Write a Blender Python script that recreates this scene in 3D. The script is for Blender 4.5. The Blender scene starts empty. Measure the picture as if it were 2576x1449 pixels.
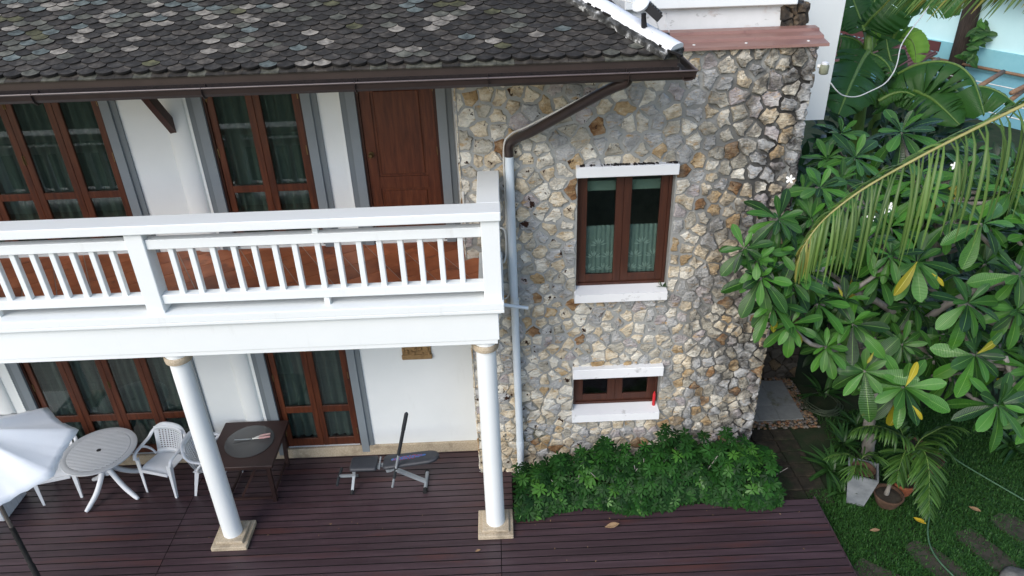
import bpy, bmesh, math, random
import numpy as np
from mathutils import Vector, Matrix, Euler
random.seed(7); np.random.seed(7)
R_ = math.radians
scene = bpy.context.scene
COL = scene.collection

# ------------------------------------------------------------------ camera, sky, sun, exposure
CP = Vector((0.2279, -6.6237, 7.276)); FPX = 2704.6
def _axes(p=.5148, r=-.0333, w=.0126):
    fw = Vector((math.sin(w)*math.cos(p), math.cos(w)*math.cos(p), -math.sin(p)))
    rt = Vector((math.cos(w), -math.sin(w), 0)); up = rt.cross(fw)
    return math.cos(r)*rt+math.sin(r)*up, -math.sin(r)*rt+math.cos(r)*up, fw
RT, UP, FW = _axes()
cam = bpy.data.cameras.new('camera'); cam.sensor_width = 36; cam.lens = 36*FPX/3840
cam.clip_start = .05; cam.clip_end = 400
camo = bpy.data.objects.new('camera', cam); COL.objects.link(camo)
M = Matrix.Identity(4)
for i in range(3):
    M[i][0] = RT[i]; M[i][1] = UP[i]; M[i][2] = -FW[i]; M[i][3] = CP[i]
camo.matrix_world = M; scene.camera = camo

SUN_AZ = math.atan2(-.62, -.78); SUN_EL = R_(40)
world = bpy.data.worlds.new('World'); scene.world = world; world.use_nodes = True
wn = world.node_tree; wn.nodes.clear()
sky = wn.nodes.new('ShaderNodeTexSky'); sky.sky_type = 'NISHITA'; sky.sun_disc = False
sky.sun_elevation = SUN_EL; sky.sun_rotation = SUN_AZ; sky.dust_density = 1.7; sky.air_density = 1.0; sky.ozone_density = 1.0
bg = wn.nodes.new('ShaderNodeBackground'); bg.inputs[1].default_value = .15
wo = wn.nodes.new('ShaderNodeOutputWorld')
wn.links.new(sky.outputs[0], bg.inputs[0]); wn.links.new(bg.outputs[0], wo.inputs[0])
sl = bpy.data.lights.new('sun', 'SUN'); sl.energy = 1.0; sl.angle = R_(36); sl.color = (1, .985, .96)
so = bpy.data.objects.new('sun', sl); COL.objects.link(so)
sd = Vector((math.sin(SUN_AZ)*math.cos(SUN_EL), math.cos(SUN_AZ)*math.cos(SUN_EL), math.sin(SUN_EL)))
so.rotation_euler = (-sd).to_track_quat('-Z', 'Y').to_euler(); so.location = sd*30
vs = scene.view_settings; vs.view_transform = 'Standard'; vs.look = 'None'; vs.exposure = 0.80; vs.gamma = 1; vs.use_curve_mapping = False

def at(u, v, t):                       # a point t metres ahead of the drone, u v on a 2576 x 1449 frame
    return CP+(FW+RT*((u-1288)*1.4907/FPX)-UP*((v-724.5)*1.4907/FPX))*t

# ------------------------------------------------------------------ materials
MATS = {}
def nodes_of(name):
    m = bpy.data.materials.new(name); m.use_nodes = True; MATS[name] = m
    nt = m.node_tree; b = nt.nodes['Principled BSDF']
    return m, nt, b
def N(nt, t, **kw):
    n = nt.nodes.new('ShaderNode'+t)
    for k, v in kw.items():
        if k in n.inputs: n.inputs[k].default_value = v
        else: setattr(n, k, v)
    return n
def c4(c): return (*c, 1)
def ramp(nt, stops, interp='LINEAR'):
    r = nt.nodes.new('ShaderNodeValToRGB'); r.color_ramp.interpolation = interp
    e = r.color_ramp.elements
    while len(e) > 1: e.remove(e[0])
    e[0].position, e[0].color = stops[0][0], c4(stops[0][1])
    for p, c in stops[1:]:
        k = e.new(p); k.color = c4(c)
    return r
def coord(nt, scale=(1, 1, 1), rnd=True):
    tc = N(nt, 'TexCoord'); mp = N(nt, 'Mapping'); mp.inputs['Scale'].default_value = scale
    nt.links.new(tc.outputs['Object'], mp.inputs[0])
    if rnd:
        oi = N(nt, 'ObjectInfo'); mu = N(nt, 'Math', operation='MULTIPLY'); mu.inputs[1].default_value = 37.
        nt.links.new(oi.outputs['Random'], mu.inputs[0]); nt.links.new(mu.outputs[0], mp.inputs['Location'])
    return mp.outputs[0]
def mat(name, stops, scale=4, stretch=(1, 1, 1), rough=.6, bump=.0, bscale=40, detail=5, spec=.4, objvar=0, coat=0, metal=0, contrast=1.0, bdist=.01):
    """noise driven colour ramp, own bump, brightness differing from object to object"""
    m, nt, b = nodes_of(name)
    co = coord(nt, stretch)
    nz = N(nt, 'TexNoise', Scale=scale, Detail=detail, Roughness=.6); nt.links.new(co, nz.inputs['Vector'])
    n = len(stops); lo, hi = .5-.22/contrast, .5+.22/contrast
    rp = ramp(nt, [(lo+(hi-lo)*i/max(1, n-1), c) for i, c in enumerate(stops)] if not isinstance(stops[0][1], tuple) else stops)
    nt.links.new(nz.outputs[0], rp.inputs[0]); out = rp.outputs[0]
    if objvar:
        oi = N(nt, 'ObjectInfo'); mr = N(nt, 'MapRange'); mr.inputs['To Min'].default_value = 1-objvar; mr.inputs['To Max'].default_value = 1+objvar
        hs = N(nt, 'HueSaturation'); nt.links.new(oi.outputs['Random'], mr.inputs[0]); nt.links.new(mr.outputs[0], hs.inputs['Value']); nt.links.new(out, hs.inputs['Color']); out = hs.outputs[0]
    nt.links.new(out, b.inputs['Base Color']); b.inputs['Roughness'].default_value = rough
    b.inputs['Specular IOR Level'].default_value = spec; b.inputs['Metallic'].default_value = metal
    if coat: b.inputs['Coat Weight'].default_value = coat; b.inputs['Coat Roughness'].default_value = .15
    if bump:
        bz = N(nt, 'TexNoise', Scale=bscale, Detail=6); nt.links.new(co, bz.inputs['Vector'])
        bp = N(nt, 'Bump', Strength=bump, Distance=bdist); nt.links.new(bz.outputs[0], bp.inputs['Height']); nt.links.new(bp.outputs[0], b.inputs['Normal'])
    return m
def mixin(m, color, scale, lo, hi, stretch=(1, 1, 1), axis=None, a0=0, a1=1, rnd=False):
    """lay blotches of another colour (dirt, mould, moss) over a material; axis limits them to a stretch of the object"""
    nt = m.node_tree; b = nt.nodes['Principled BSDF']; src = b.inputs['Base Color'].links[0].from_socket
    co = coord(nt, stretch, rnd); nz = N(nt, 'TexNoise', Scale=scale, Detail=7, Roughness=.65); nt.links.new(co, nz.inputs['Vector'])
    mr = N(nt, 'MapRange'); mr.inputs['From Min'].default_value = lo; mr.inputs['From Max'].default_value = hi
    nt.links.new(nz.outputs[0], mr.inputs[0]); fac = mr.outputs[0]
    if axis is not None:
        tc = N(nt, 'TexCoord'); sx = N(nt, 'SeparateXYZ'); nt.links.new(tc.outputs['Object'], sx.inputs[0])
        m2 = N(nt, 'MapRange'); m2.inputs['From Min'].default_value = a0; m2.inputs['From Max'].default_value = a1
        nt.links.new(sx.outputs[axis], m2.inputs[0]); mu = N(nt, 'Math', operation='MULTIPLY')
        nt.links.new(fac, mu.inputs[0]); nt.links.new(m2.outputs[0], mu.inputs[1]); fac = mu.outputs[0]
    mx = N(nt, 'MixRGB'); mx.inputs[2].default_value = c4(color)
    nt.links.new(fac, mx.inputs[0]); nt.links.new(src, mx.inputs[1]); nt.links.new(mx.outputs[0], b.inputs['Base Color'])
    return m
def leafmat(name, dark, light, rib, rough=.38, trans=.25, ribw=.05, veins=0, yellow=None, spec=.3):
    """UV: u along the leaf, v across (0..1); tint attribute and object random vary the leaves"""
    m, nt, b = nodes_of(name)
    uv = N(nt, 'UVMap'); sp = N(nt, 'SeparateXYZ'); nt.links.new(uv.outputs[0], sp.inputs[0])
    at_ = N(nt, 'Attribute'); at_.attribute_name = 'tint'
    oi = N(nt, 'ObjectInfo'); ad = N(nt, 'Math', operation='ADD'); fr = N(nt, 'Math', operation='FRACT')
    nt.links.new(at_.outputs['Fac'], ad.inputs[0]); nt.links.new(oi.outputs['Random'], ad.inputs[1]); nt.links.new(ad.outputs[0], fr.inputs[0])
    st = [(0, dark), (.75, light)]
    st.append((1, tuple(min(1, c*1.35) for c in light)))
    rp = ramp(nt, st); nt.links.new(fr.outputs[0], rp.inputs[0]); out = rp.outputs[0]
    if yellow:
        ry = ramp(nt, [(0, (0, 0, 0)), (yellow[1], (0, 0, 0)), (yellow[1]+.002, (1, 1, 1))], 'CONSTANT'); nt.links.new(fr.outputs[0], ry.inputs[0])
        my = N(nt, 'MixRGB'); my.inputs[2].default_value = c4(yellow[0]); nt.links.new(ry.outputs[0], my.inputs[0]); nt.links.new(out, my.inputs[1]); out = my.outputs[0]
    sb = N(nt, 'Math', operation='SUBTRACT'); sb.inputs[1].default_value = .5; ab = N(nt, 'Math', operation='ABSOLUTE')
    nt.links.new(sp.outputs[1], sb.inputs[0]); nt.links.new(sb.outputs[0], ab.inputs[0])
    lt = N(nt, 'MapRange'); lt.inputs['From Min'].default_value = ribw; lt.inputs['From Max'].default_value = ribw*.4
    nt.links.new(ab.outputs[0], lt.inputs[0])
    mx = N(nt, 'MixRGB'); mx.inputs[2].default_value = c4(rib); nt.links.new(lt.outputs[0], mx.inputs[0]); nt.links.new(out, mx.inputs[1])
    nt.links.new(mx.outputs[0], b.inputs['Base Color']); b.inputs['Roughness'].default_value = rough
    b.inputs['Specular IOR Level'].default_value = spec
    if veins:
        wv = N(nt, 'TexWave', Scale=veins, Distortion=.6); wv.bands_direction = 'X'
        nt.links.new(uv.outputs[0], wv.inputs['Vector']); bp = N(nt, 'Bump', Strength=.35, Distance=.01)
        nt.links.new(wv.outputs['Fac'], bp.inputs['Height']); nt.links.new(bp.outputs[0], b.inputs['Normal'])
    if trans:
        tl = N(nt, 'BsdfTranslucent'); ms = N(nt, 'MixShader'); ms.inputs[0].default_value = trans
        nt.links.new(mx.outputs[0], tl.inputs[0]); o = nt.nodes['Material Output']
        nt.links.new(b.outputs[0], ms.inputs[1]); nt.links.new(tl.outputs[0], ms.inputs[2]); nt.links.new(ms.outputs[0], o.inputs[0])
    return m
WHITE = mat('white_paint', [(.765, .795, .785), (.80, .825, .815)], 1.5, rough=.5, bump=.08, bscale=60, spec=.3)
WALLW = mat('white_wall_paint', [(.70, .735, .73), (.755, .785, .78)], 1.2, rough=.75, bump=.12, bscale=50, spec=.2)
OLDWHITE = mat('weathered_white_paint', [(.62, .64, .63), (.74, .75, .75)], 2.5, rough=.75, bump=.15, bscale=30, spec=.2)
mixin(OLDWHITE, (.16, .15, .13), 5, .60, .72, (1, 1, 2.2))
mixin(OLDWHITE, (.50, .38, .32), 3, .58, .75, (1, 1, 1.5))
HIPW = mat('hip_cap_lime_wash', [(.76, .77, .77), (.84, .84, .84)], 3, rough=.8, bump=.3, bscale=25)
mixin(HIPW, (.10, .10, .095), 9, .66, .74)
HIPD = mat('hip_edge_mouldy_mortar', [(.015, .015, .014), (.03, .03, .028), (.10, .10, .095), (.65, .65, .63)], 11, rough=.9, bump=.5, bscale=30, contrast=1.3)
mixin(WHITE, (.64, .65, .63), 2.2, .60, .95, (3, 3, .6))
mixin(WALLW, (.62, .64, .62), 1.6, .60, .95, (2.5, 2.5, .5))
TRIM = mat('grey_trim_paint', [(.19, .22, .24), (.215, .245, .265)], 2, rough=.55)
TRIM2 = mat('shaded_grey_trim', [(.14, .165, .18), (.16, .185, .20)], 2, rough=.55)  # darker copy of the grey, shade of the stepped side in its colour
WOOD = mat('red_brown_door_wood', [(.042, .0100, .0045), (.082, .0215, .0083), (.12, .035, .0135)], 3, (9, 9, .8), rough=.42, bump=.15, bscale=8, objvar=.12)
WOODD = mat('dark_frame_wood', [(.026, .0075, .0045), (.055, .0155, .0075)], 3, (9, 9, .8), rough=.45, bump=.15, bscale=8)
WOODW = mat('window_frame_wood', [(.038, .0125, .0075), (.072, .0235, .012)], 3, (9, 9, .8), rough=.5, bump=.15, bscale=8)
DECK = mat('stained_deck_board', [(.032, .0185, .0220), (.052, .0310, .0365), (.072, .0435, .0505)], 2.2, (.55, 9, 9), rough=.38, bump=.25, bscale=6, objvar=.15, spec=.5)
mixin(DECK, (.080, .030, .025), 1.1, .54, .75, (.5, 3, 1), rnd=True)
mixin(DECK, (.09, .085, .09), 3.5, .70, .9, (.5, 4, 1), rnd=True)
UNDER = mat('deck_gap_shade', [(.004, .0035, .0035), (.006, .005, .005)], 3, rough=.9)  # near black; shade and dirt of the deck gaps put into the colour
GRANITE = mat('tan_granite', [(.34, .27, .18), (.46, .38, .27), (.56, .48, .36)], 60, rough=.75, bump=.2, bscale=90)
mixin(GRANITE, (.16, .13, .09), 3, .52, .75)
TERRA = mat('terracotta_floor_tile', [(.26, .078, .034), (.35, .112, .046), (.42, .145, .062)], 5, rough=.5, bump=.1, bscale=20, objvar=.22)
mixin(TERRA, (.10, .032, .02), 2.0, .56, .7, rnd=True)
GROUT = mat('pale_grout', [(.34, .30, .26), (.44, .39, .34)], 9, rough=.9)
MORTAR = mat('grey_mortar', [(.23, .235, .22), (.315, .32, .305), (.38, .38, .36)], 5, rough=.9, bump=.5, bscale=35)
mixin(MORTAR, (.03, .028, .026), 2.8, .34, .52, (1, 1, .7), axis=0, a0=2.0, a1=3.3)
mixin(MORTAR, (.13, .12, .08), 1.4, .48, .62, axis=2, a0=2.4, a1=.6)
STONE = []
for i, (cols, nm) in enumerate([
    ([(.40, .37, .31), (.64, .60, .51), (.76, .73, .64)], 'cream'), ([(.34, .28, .20), (.60, .51, .37), (.72, .66, .54)], 'ivory'),
    ([(.28, .28, .27), (.40, .40, .39), (.50, .50, .49)], 'grey'), ([(.30, .20, .10), (.44, .32, .18), (.56, .47, .34)], 'ochre'),
    ([(.13, .065, .03), (.26, .15, .075), (.40, .30, .19)], 'brown'), ([(.29, .26, .26), (.42, .38, .37), (.52, .50, .48)], 'lilac_grey'),
    ([(.30, .28, .23), (.43, .40, .33), (.52, .49, .42)], 'drab')]):
    s = mat('field_stone_'+nm, cols, 5.5, (1, 1, 1.6), rough=.88, bump=.95, bscale=26, contrast=1.5, bdist=.03, spec=.2)
    mixin(s, (.42, .28, .13), 7.5, .56, .70, (1, 1, 2.2), rnd=True)
    mixin(s, (.035, .016, .010), 8.0, .612, .632, axis=0, a0=1.9, a1=1.2)
    mixin(s, (.03, .028, .027), 4.2, .44, .62, axis=0, a0=2.0, a1=3.3)
    mixin(s, (.16, .15, .13), 5.0, .50, .68, (1, 1, .8), axis=0, a0=1.6, a1=2.8)
    STONE.append(s)
ROOF = [mat('scale_tile_'+n, c, 14, rough=.7, bump=.3, bscale=60, objvar=.2, contrast=1.15, spec=.25) for n, c in [
    ('charcoal', [(.016, .0145, .0125), (.027, .0245, .021), (.056, .050, .043)]), ('slate', [(.020, .018, .016), (.034, .031, .027), (.074, .067, .057)]),
    ('brown_grey', [(.026, .0225, .019), (.048, .042, .035), (.10, .088, .073)]), ('cream', [(.06, .055, .047), (.19, .172, .145), (.33, .30, .25)]),
    ('sage', [(.036, .036, .029), (.085, .085, .068), (.15, .147, .118)]), ('blue_green', [(.042, .048, .045), (.095, .113, .105), (.16, .182, .168)]),
    ('olive', [(.034, .034, .018), (.075, .073, .038), (.12, .115, .065)])]]
TEDGE = mat('mould_shade_tile_edge', [(.006, .0055, .005), (.014, .0125, .011)], 20, rough=.95)  # black mould, plus the shade between tile rows put into the colour
GUTTER = mat('brown_gutter_metal', [(.026, .0175, .016), (.038, .026, .023)], 4, rough=.38, spec=.5)
FLASH = mat('copper_brown_flashing', [(.20, .105, .085), (.27, .15, .12)], 3, (1, 6, 6), rough=.42, spec=.5)
mixin(FLASH, (.10, .04, .035), 2.5, .55, .7)
LEAFDEBRIS = mat('gutter_muck', [(.006, .005, .005), (.018, .012, .011), (.004, .004, .004)], 30, rough=.95, bump=.6, bscale=60)
PVC = mat('pale_blue_grey_pipe', [(.60, .67, .72), (.68, .74, .78)], 2, rough=.4)
CABLE = mat('white_cable', [(.55, .55, .52), (.66, .66, .63)], 8, rough=.5)
PLASTIC = mat('white_moulded_plastic', [(.64, .665, .69), (.70, .72, .74)], 2, rough=.38, spec=.45)
GPLASTIC = mat('pale_grey_table_plastic', [(.44, .46, .48), (.50, .52, .54)], 3, rough=.5)
DTABLE = mat('dark_brown_table_paint', [(.026, .0125, .011), (.036, .0175, .015)], 4, rough=.5, bump=.1, bscale=60)
SMOKE = mat('smoked_glass_disc', [(.055, .055, .055), (.065, .065, .065)], 3, rough=.22, spec=.6)
FABRIC = mat('white_parasol_cloth', [(.79, .81, .82), (.85, .86, .86)], 2.5, rough=.85, bump=.12, bscale=120, spec=.15)
VINYL = mat('charcoal_vinyl', [(.028, .031, .037), (.038, .042, .05)], 9, rough=.48, bump=.1, bscale=120)
FOAM = mat('dark_foam_grip', [(.016, .019, .022), (.026, .03, .034)], 30, rough=.85)
STEEL = mat('silver_grey_steel', [(.26, .29, .31), (.34, .37, .39)], 6, rough=.38, metal=.3)
RUBBER = mat('black_rubber', [(.01, .01, .011), (.016, .016, .017)], 9, rough=.7)
BLACK = mat('black_plastic', [(.013, .013, .015), (.022, .022, .025)], 9, rough=.45)
RED = mat('red_plastic', [(.42, .015, .02), (.52, .025, .03)], 5, rough=.35)
PINK = mat('worn_pink_grip', [(.45, .22, .22), (.55, .40, .36)], 14, rough=.6)
BRASS = mat('aged_brass', [(.16, .11, .05), (.24, .17, .08)], 12, rough=.35, metal=.8)
CARVE = mat('carved_sandstone', [(.20, .12, .05), (.34, .22, .10)], 14, rough=.8, bump=.5, bscale=40)
BLUEINK = mat('blue_print', [(.03, .10, .30), (.05, .16, .40)], 9, rough=.5)
REDINK = mat('faded_red_print', [(.22, .04, .07), (.28, .07, .10)], 12, rough=.5)
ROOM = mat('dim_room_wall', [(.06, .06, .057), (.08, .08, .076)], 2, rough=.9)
CURTAIN = mat('grey_green_sheer_curtain', [(.095, .13, .112), (.135, .17, .148)], 6, rough=.8, bump=.1, bscale=200)
CURTAIN2 = mat('pale_sage_curtain', [(.10, .135, .13), (.145, .18, .172)], 6, rough=.8, bump=.1, bscale=200)
LACE = mat('pale_green_lace', [(.26, .34, .32), (.36, .45, .43)], 14, rough=.85)
LACEW = mat('lace_leaf_motif', [(.55, .66, .62), (.62, .72, .68)], 20, rough=.85)
BLIND = mat('sage_roller_blind', [(.33, .44, .38), (.38, .48, .42)], 5, rough=.8)
SLABM = mat('pale_grey_paving', [(.17, .18, .175), (.22, .23, .22)], 12, rough=.8, bump=.15, bscale=80, objvar=.05)
mixin(SLABM, (.10, .10, .055), 3.5, .58, .72)
PAVER = mat('mossy_dark_paver', [(.010, .0095, .006), (.024, .020, .013), (.052, .042, .028)], 9, rough=.95, bump=.6, bscale=40, objvar=.2)
mixin(PAVER, (.012, .022, .007), 3, .5, .65)
SOIL = mat('damp_soil', [(.012, .010, .007), (.03, .024, .016), (.05, .042, .03)], 7, rough=.98, bump=.7, bscale=30)
LAWNM = mat('lawn_soil', [(.008, .016, .006), (.014, .028, .009), (.03, .03, .016)], 5, rough=.98, bump=.6, bscale=40)
STEP = mat('worn_stepping_stone', [(.022, .020, .013), (.038, .034, .024), (.055, .049, .036)], 9, rough=.95, bump=.5, bscale=30)
PEB = [mat('pebble_'+n, c, 12, rough=.55) for n, c in [('tan', [(.16, .10, .055), (.22, .15, .085)]), ('grey', [(.12, .11, .095), (.19, .17, .15)]), ('rust', [(.14, .065, .035), (.2, .10, .055)]), ('dark', [(.05, .042, .035), (.09, .075, .06)])]]
CONC = mat('grey_cement_pot', [(.12, .135, .145), (.185, .20, .21), (.24, .255, .265)], 7, rough=.85, bump=.25, bscale=30)
CLAY = mat('orange_clay_pot', [(.22, .065, .03), (.34, .11, .05)], 6, rough=.8, bump=.2, bscale=40)
OLDCLAY = mat('weathered_clay_pot', [(.05, .028, .017), (.09, .05, .03), (.14, .085, .055)], 7, rough=.9, bump=.3, bscale=40)
BARK = mat('grey_frangipani_bark', [(.11, .10, .085), (.22, .205, .18), (.32, .30, .27)], 9, (1, 1, .6), rough=.9, bump=.5, bscale=30)
DBARK = mat('dark_post_bark', [(.012, .009, .007), (.03, .022, .017), (.05, .038, .03)], 6, (6, 6, .5), rough=.95, bump=.8, bscale=8)
BAMBOO = mat('weathered_bamboo', [(.16, .09, .05), (.26, .16, .095)], 6, rough=.7)
CYAN = mat('pale_aqua_wall', [(.50, .74, .75), (.55, .78, .79)], 2, rough=.8)
TEAL = mat('teal_wall', [(.19, .44, .50), (.23, .49, .54)], 3, rough=.8)
TEAL2 = mat('deep_teal_wall', [(.15, .36, .44), (.18, .40, .48)], 3, rough=.8)
SHED = mat('maroon_sheet_roof', [(.10, .05, .052), (.14, .072, .072)], 3, rough=.55)
THATCH = mat('dark_thatch', [(.006, .005, .005), (.018, .014, .012)], 8, (1, 1, 6), rough=.98, bump=.8, bscale=20)
HOSE = mat('green_hose', [(.05, .11, .06), (.08, .165, .09)], 9, rough=.4)
PSTEM = mat('banana_stem_green', [(.06, .12, .02), (.12, .20, .04)], 5, (6, 6, 1), rough=.5)
FRANG = leafmat('frangipani_leaf', (.007, .032, .006), (.045, .145, .018), (.14, .28, .06), rough=.26, trans=.10, ribw=.026, veins=9, spec=.42)
mixin(FRANG, (.09, .085, .012), 5, .66, .74, rnd=True)
FRANGY = leafmat('yellowing_leaf', (.20, .20, .012), (.36, .30, .018), (.55, .5, .12), rough=.45, trans=.2, ribw=.04)
BANANA = leafmat('banana_leaf', (.016, .066, .014), (.042, .125, .022), (.13, .23, .05), rough=.34, trans=.30, ribw=.03, veins=30)
BANANAL = leafmat('yellow_backlit_banana_leaf', (.12, .28, .03), (.18, .36, .05), (.34, .48, .14), rough=.38, trans=.4, ribw=.03, veins=30)  # yellow green, with the backlight of one leaf put into the colour
PALM = leafmat('coconut_leaflet', (.036, .088, .018), (.085, .155, .032), (.19, .24, .08), rough=.42, trans=.22, ribw=.06)
PALMY = leafmat('yellow_coconut_leaflet', (.12, .135, .025), (.20, .195, .04), (.34, .32, .11), rough=.45, trans=.22, ribw=.06)
RACHIS = mat('coconut_rachis', [(.24, .23, .08), (.34, .31, .12)], 5, rough=.5)
ARECA = leafmat('areca_leaflet', (.016, .055, .010), (.045, .11, .018), (.13, .22, .06), rough=.42, trans=.22, ribw=.06)
SCHEF = leafmat('schefflera_leaflet', (.005, .024, .005), (.017, .066, .010), (.02, .06, .016), rough=.5, spec=.15, trans=.10, ribw=.03)
SCHEFL = leafmat('young_schefflera_leaflet', (.035, .12, .016), (.06, .17, .024), (.14, .28, .06), rough=.35, trans=.25, ribw=.03)
STRAP = leafmat('strap_leaf', (.014, .050, .012), (.035, .095, .022), (.10, .2, .06), rough=.38, trans=.2, ribw=.02)
SHRUB = leafmat('background_leaf', (.006, .022, .007), (.014, .045, .011), (.04, .1, .03), rough=.4, trans=.15, ribw=.02)
GRASS = leafmat('grass_blade', (.013, .052, .011), (.036, .105, .020), (.03, .09, .02), rough=.5, trans=.18, ribw=.0)
DEADL = mat('dry_brown_leaf', [(.17, .10, .05), (.30, .20, .11)], 9, rough=.8)
YELL = mat('fallen_yellow_leaf', [(.40, .27, .015), (.55, .40, .03)], 9, rough=.6)
PETAL = mat('white_petal', [(.75, .75, .68), (.80, .80, .75)], 9, rough=.6)
def glassmat():
    m, nt, b = nodes_of('window_glass'); nt.nodes.remove(b)
    tr = N(nt, 'BsdfTransparent'); tr.inputs[0].default_value = (.70, .75, .73, 1)
    gl = N(nt, 'BsdfGlossy', Roughness=.02); gl.inputs[0].default_value = (.95, 1, .98, 1)
    fr = N(nt, 'Fresnel', IOR=1.55); ms = N(nt, 'MixShader')
    ge = N(nt, 'NewGeometry'); su = N(nt, 'Math', operation='SUBTRACT'); su.inputs[0].default_value = 1; mu = N(nt, 'Math', operation='MULTIPLY')   # no mirror on the inner face
    nt.links.new(ge.outputs['Backfacing'], su.inputs[1]); nt.links.new(su.outputs[0], mu.inputs[0]); nt.links.new(fr.outputs[0], mu.inputs[1])
    nt.links.new(mu.outputs[0], ms.inputs[0]); nt.links.new(tr.outputs[0], ms.inputs[1]); nt.links.new(gl.outputs[0], ms.inputs[2])
    nt.links.new(ms.outputs[0], nt.nodes['Material Output'].inputs[0]); return m
GLASS = glassmat()

# ------------------------------------------------------------------ builders
def tag(o, label=None, cat=None, group=None, kind=None):
    if label: o['label'] = label
    if cat: o['category'] = cat
    if group: o['group'] = group
    if kind: o['kind'] = kind
    return o
def net(o):
    v = Vector((0, 0, 0))
    while o is not None: v = v+o.location; o = o.parent
    return v
def empty(name, loc, rz=0, label=None, cat=None, group=None, kind=None):
    o = bpy.data.objects.new(name, None); COL.objects.link(o); o.location = loc; o.rotation_euler = (0, 0, rz)
    o.empty_display_size = .2
    return tag(o, label, cat, group, kind)
def put(name, me, parent=None, wloc=(0, 0, 0), rot=None, local=False, sc=None):
    o = bpy.data.objects.new(name, me); COL.objects.link(o)
    if parent is not None: o.parent = parent
    o.location = Vector(wloc) if (local or parent is None) else Vector(wloc)-net(parent)
    if rot is not None: o.rotation_euler = rot
    if sc is not None: o.scale = sc
    return o
class MB:
    def __init__(s): s.v, s.f, s.m, s.uv = [], [], [], []
    def add(s, vs, fs, mi=0):
        b = len(s.v); s.v += [tuple(p) for p in vs]; s.f += [tuple(b+i for i in f) for f in fs]; s.m += [mi]*len(fs); return s
    def box(s, x0, x1, y0, y1, z0, z1, mi=0, c=0):
        if not c:
            v = [(x, y, z) for x in (x0, x1) for y in (y0, y1) for z in (z0, z1)]
            return s.add(v, [(0, 1, 3, 2), (4, 6, 7, 5), (0, 4, 5, 1), (2, 3, 7, 6), (0, 2, 6, 4), (1, 5, 7, 3)], mi)
        bm = bmesh.new(); bmesh.ops.create_cube(bm, size=1)
        for v in bm.verts: v.co = Vector(((x0+x1)/2+v.co.x*(x1-x0), (y0+y1)/2+v.co.y*(y1-y0), (z0+z1)/2+v.co.z*(z1-z0)))
        bmesh.ops.bevel(bm, geom=bm.edges[:], offset=c, segments=1, affect='EDGES', profile=.5)
        bm.verts.index_update(); r = s.add([v.co for v in bm.verts], [[v.index for v in f.verts] for f in bm.faces], mi); bm.free(); return r
    def obox(s, c, ax, hx, hy, hz, mi=0):   # oriented box, ax = 3x3 columns
        v = [Vector(c)+ax[0]*(hx*a)+ax[1]*(hy*b)+ax[2]*(hz*d) for a in (-1, 1) for b in (-1, 1) for d in (-1, 1)]
        return s.add(v, [(0, 1, 3, 2), (4, 6, 7, 5), (0, 4, 5, 1), (2, 3, 7, 6), (0, 2, 6, 4), (1, 5, 7, 3)], mi)
    def bar(s, a, b, w, h, up=(0, 0, 1), mi=0):
        a, b = Vector(a), Vector(b); d = (b-a); L = d.length; d.normalize()
        sx = d.cross(Vector(up)); sx.normalize(); uz = sx.cross(d)
        return s.obox((a+b)/2, (d, sx, uz), L/2, w/2, h/2, mi)
    def tube(s, pts, r, n=8, mi=0, caps=True, flat=1.0, up=(0, 0, 1)):
        pts = [Vector(p) for p in pts]; k = len(pts); rs = r if hasattr(r, '__len__') else [r]*k
        rings = []; prev = None
        for i, p in enumerate(pts):
            t = (pts[min(i+1, k-1)]-pts[max(i-1, 0)]).normalized()
            if prev is None:
                a = t.cross(Vector(up)); a = a if a.length > 1e-3 else t.cross(Vector((1, 0, 0)))
            else: a = prev-t*prev.dot(t)
            a.normalize(); prev = a; b = t.cross(a)
            rings.append([p+a*(rs[i]*math.cos(2*math.pi*j/n))+b*(rs[i]*flat*math.sin(2*math.pi*j/n)) for j in range(n)])
        vs = [q for rg in rings for q in rg]
        fs = [(i*n+j, i*n+(j+1) % n, (i+1)*n+(j+1) % n, (i+1)*n+j) for i in range(k-1) for j in range(n)]
        if caps: fs += [tuple(range(n))[::-1], tuple((k-1)*n+j for j in range(n))]
        return s.add(vs, fs, mi)
    def lathe(s, prof, c=(0, 0, 0), n=24, mi=0):
        vs = [(c[0]+r*math.cos(2*math.pi*j/n), c[1]+r*math.sin(2*math.pi*j/n), c[2]+z) for r, z in prof for j in range(n)]
        k = len(prof)
        fs = [(i*n+j, i*n+(j+1) % n, (i+1)*n+(j+1) % n, (i+1)*n+j) for i in range(k-1) for j in range(n)]
        fs += [tuple(range(n))[::-1], tuple((k-1)*n+j for j in range(n))]
        return s.add(vs, fs, mi)
    def extrude(s, poly, d, mi=0):          # poly: 3D points, d: offset vector
        n = len(poly); d = Vector(d); vs = [Vector(p) for p in poly]+[Vector(p)+d for p in poly]
        return s.add(vs, [tuple(range(n))[::-1], tuple(range(n, 2*n))]+[(i, (i+1) % n, n+(i+1) % n, n+i) for i in range(n)], mi)
    def mesh(s, name, mats, smooth=False, ang=None):
        me = bpy.data.meshes.new(name); me.from_pydata(s.v, [], s.f)
        for m in (mats if isinstance(mats, (list, tuple)) else [mats]): me.materials.append(m)
        me.polygons.foreach_set('material_index', s.m)
        bm = bmesh.new(); bm.from_mesh(me); bmesh.ops.recalc_face_normals(bm, faces=bm.faces); bm.to_mesh(me); bm.free()
        if smooth: me.polygons.foreach_set('use_smooth', [True]*len(me.polygons)); 
        if smooth and ang: me.set_sharp_from_angle(angle=R_(ang))
        me.update(); return me
    def build(s, name, mats, parent=None, smooth=False, ang=40, local=False):
        return put(name, s.mesh(name, mats, smooth, ang), parent, local=local)
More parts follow.
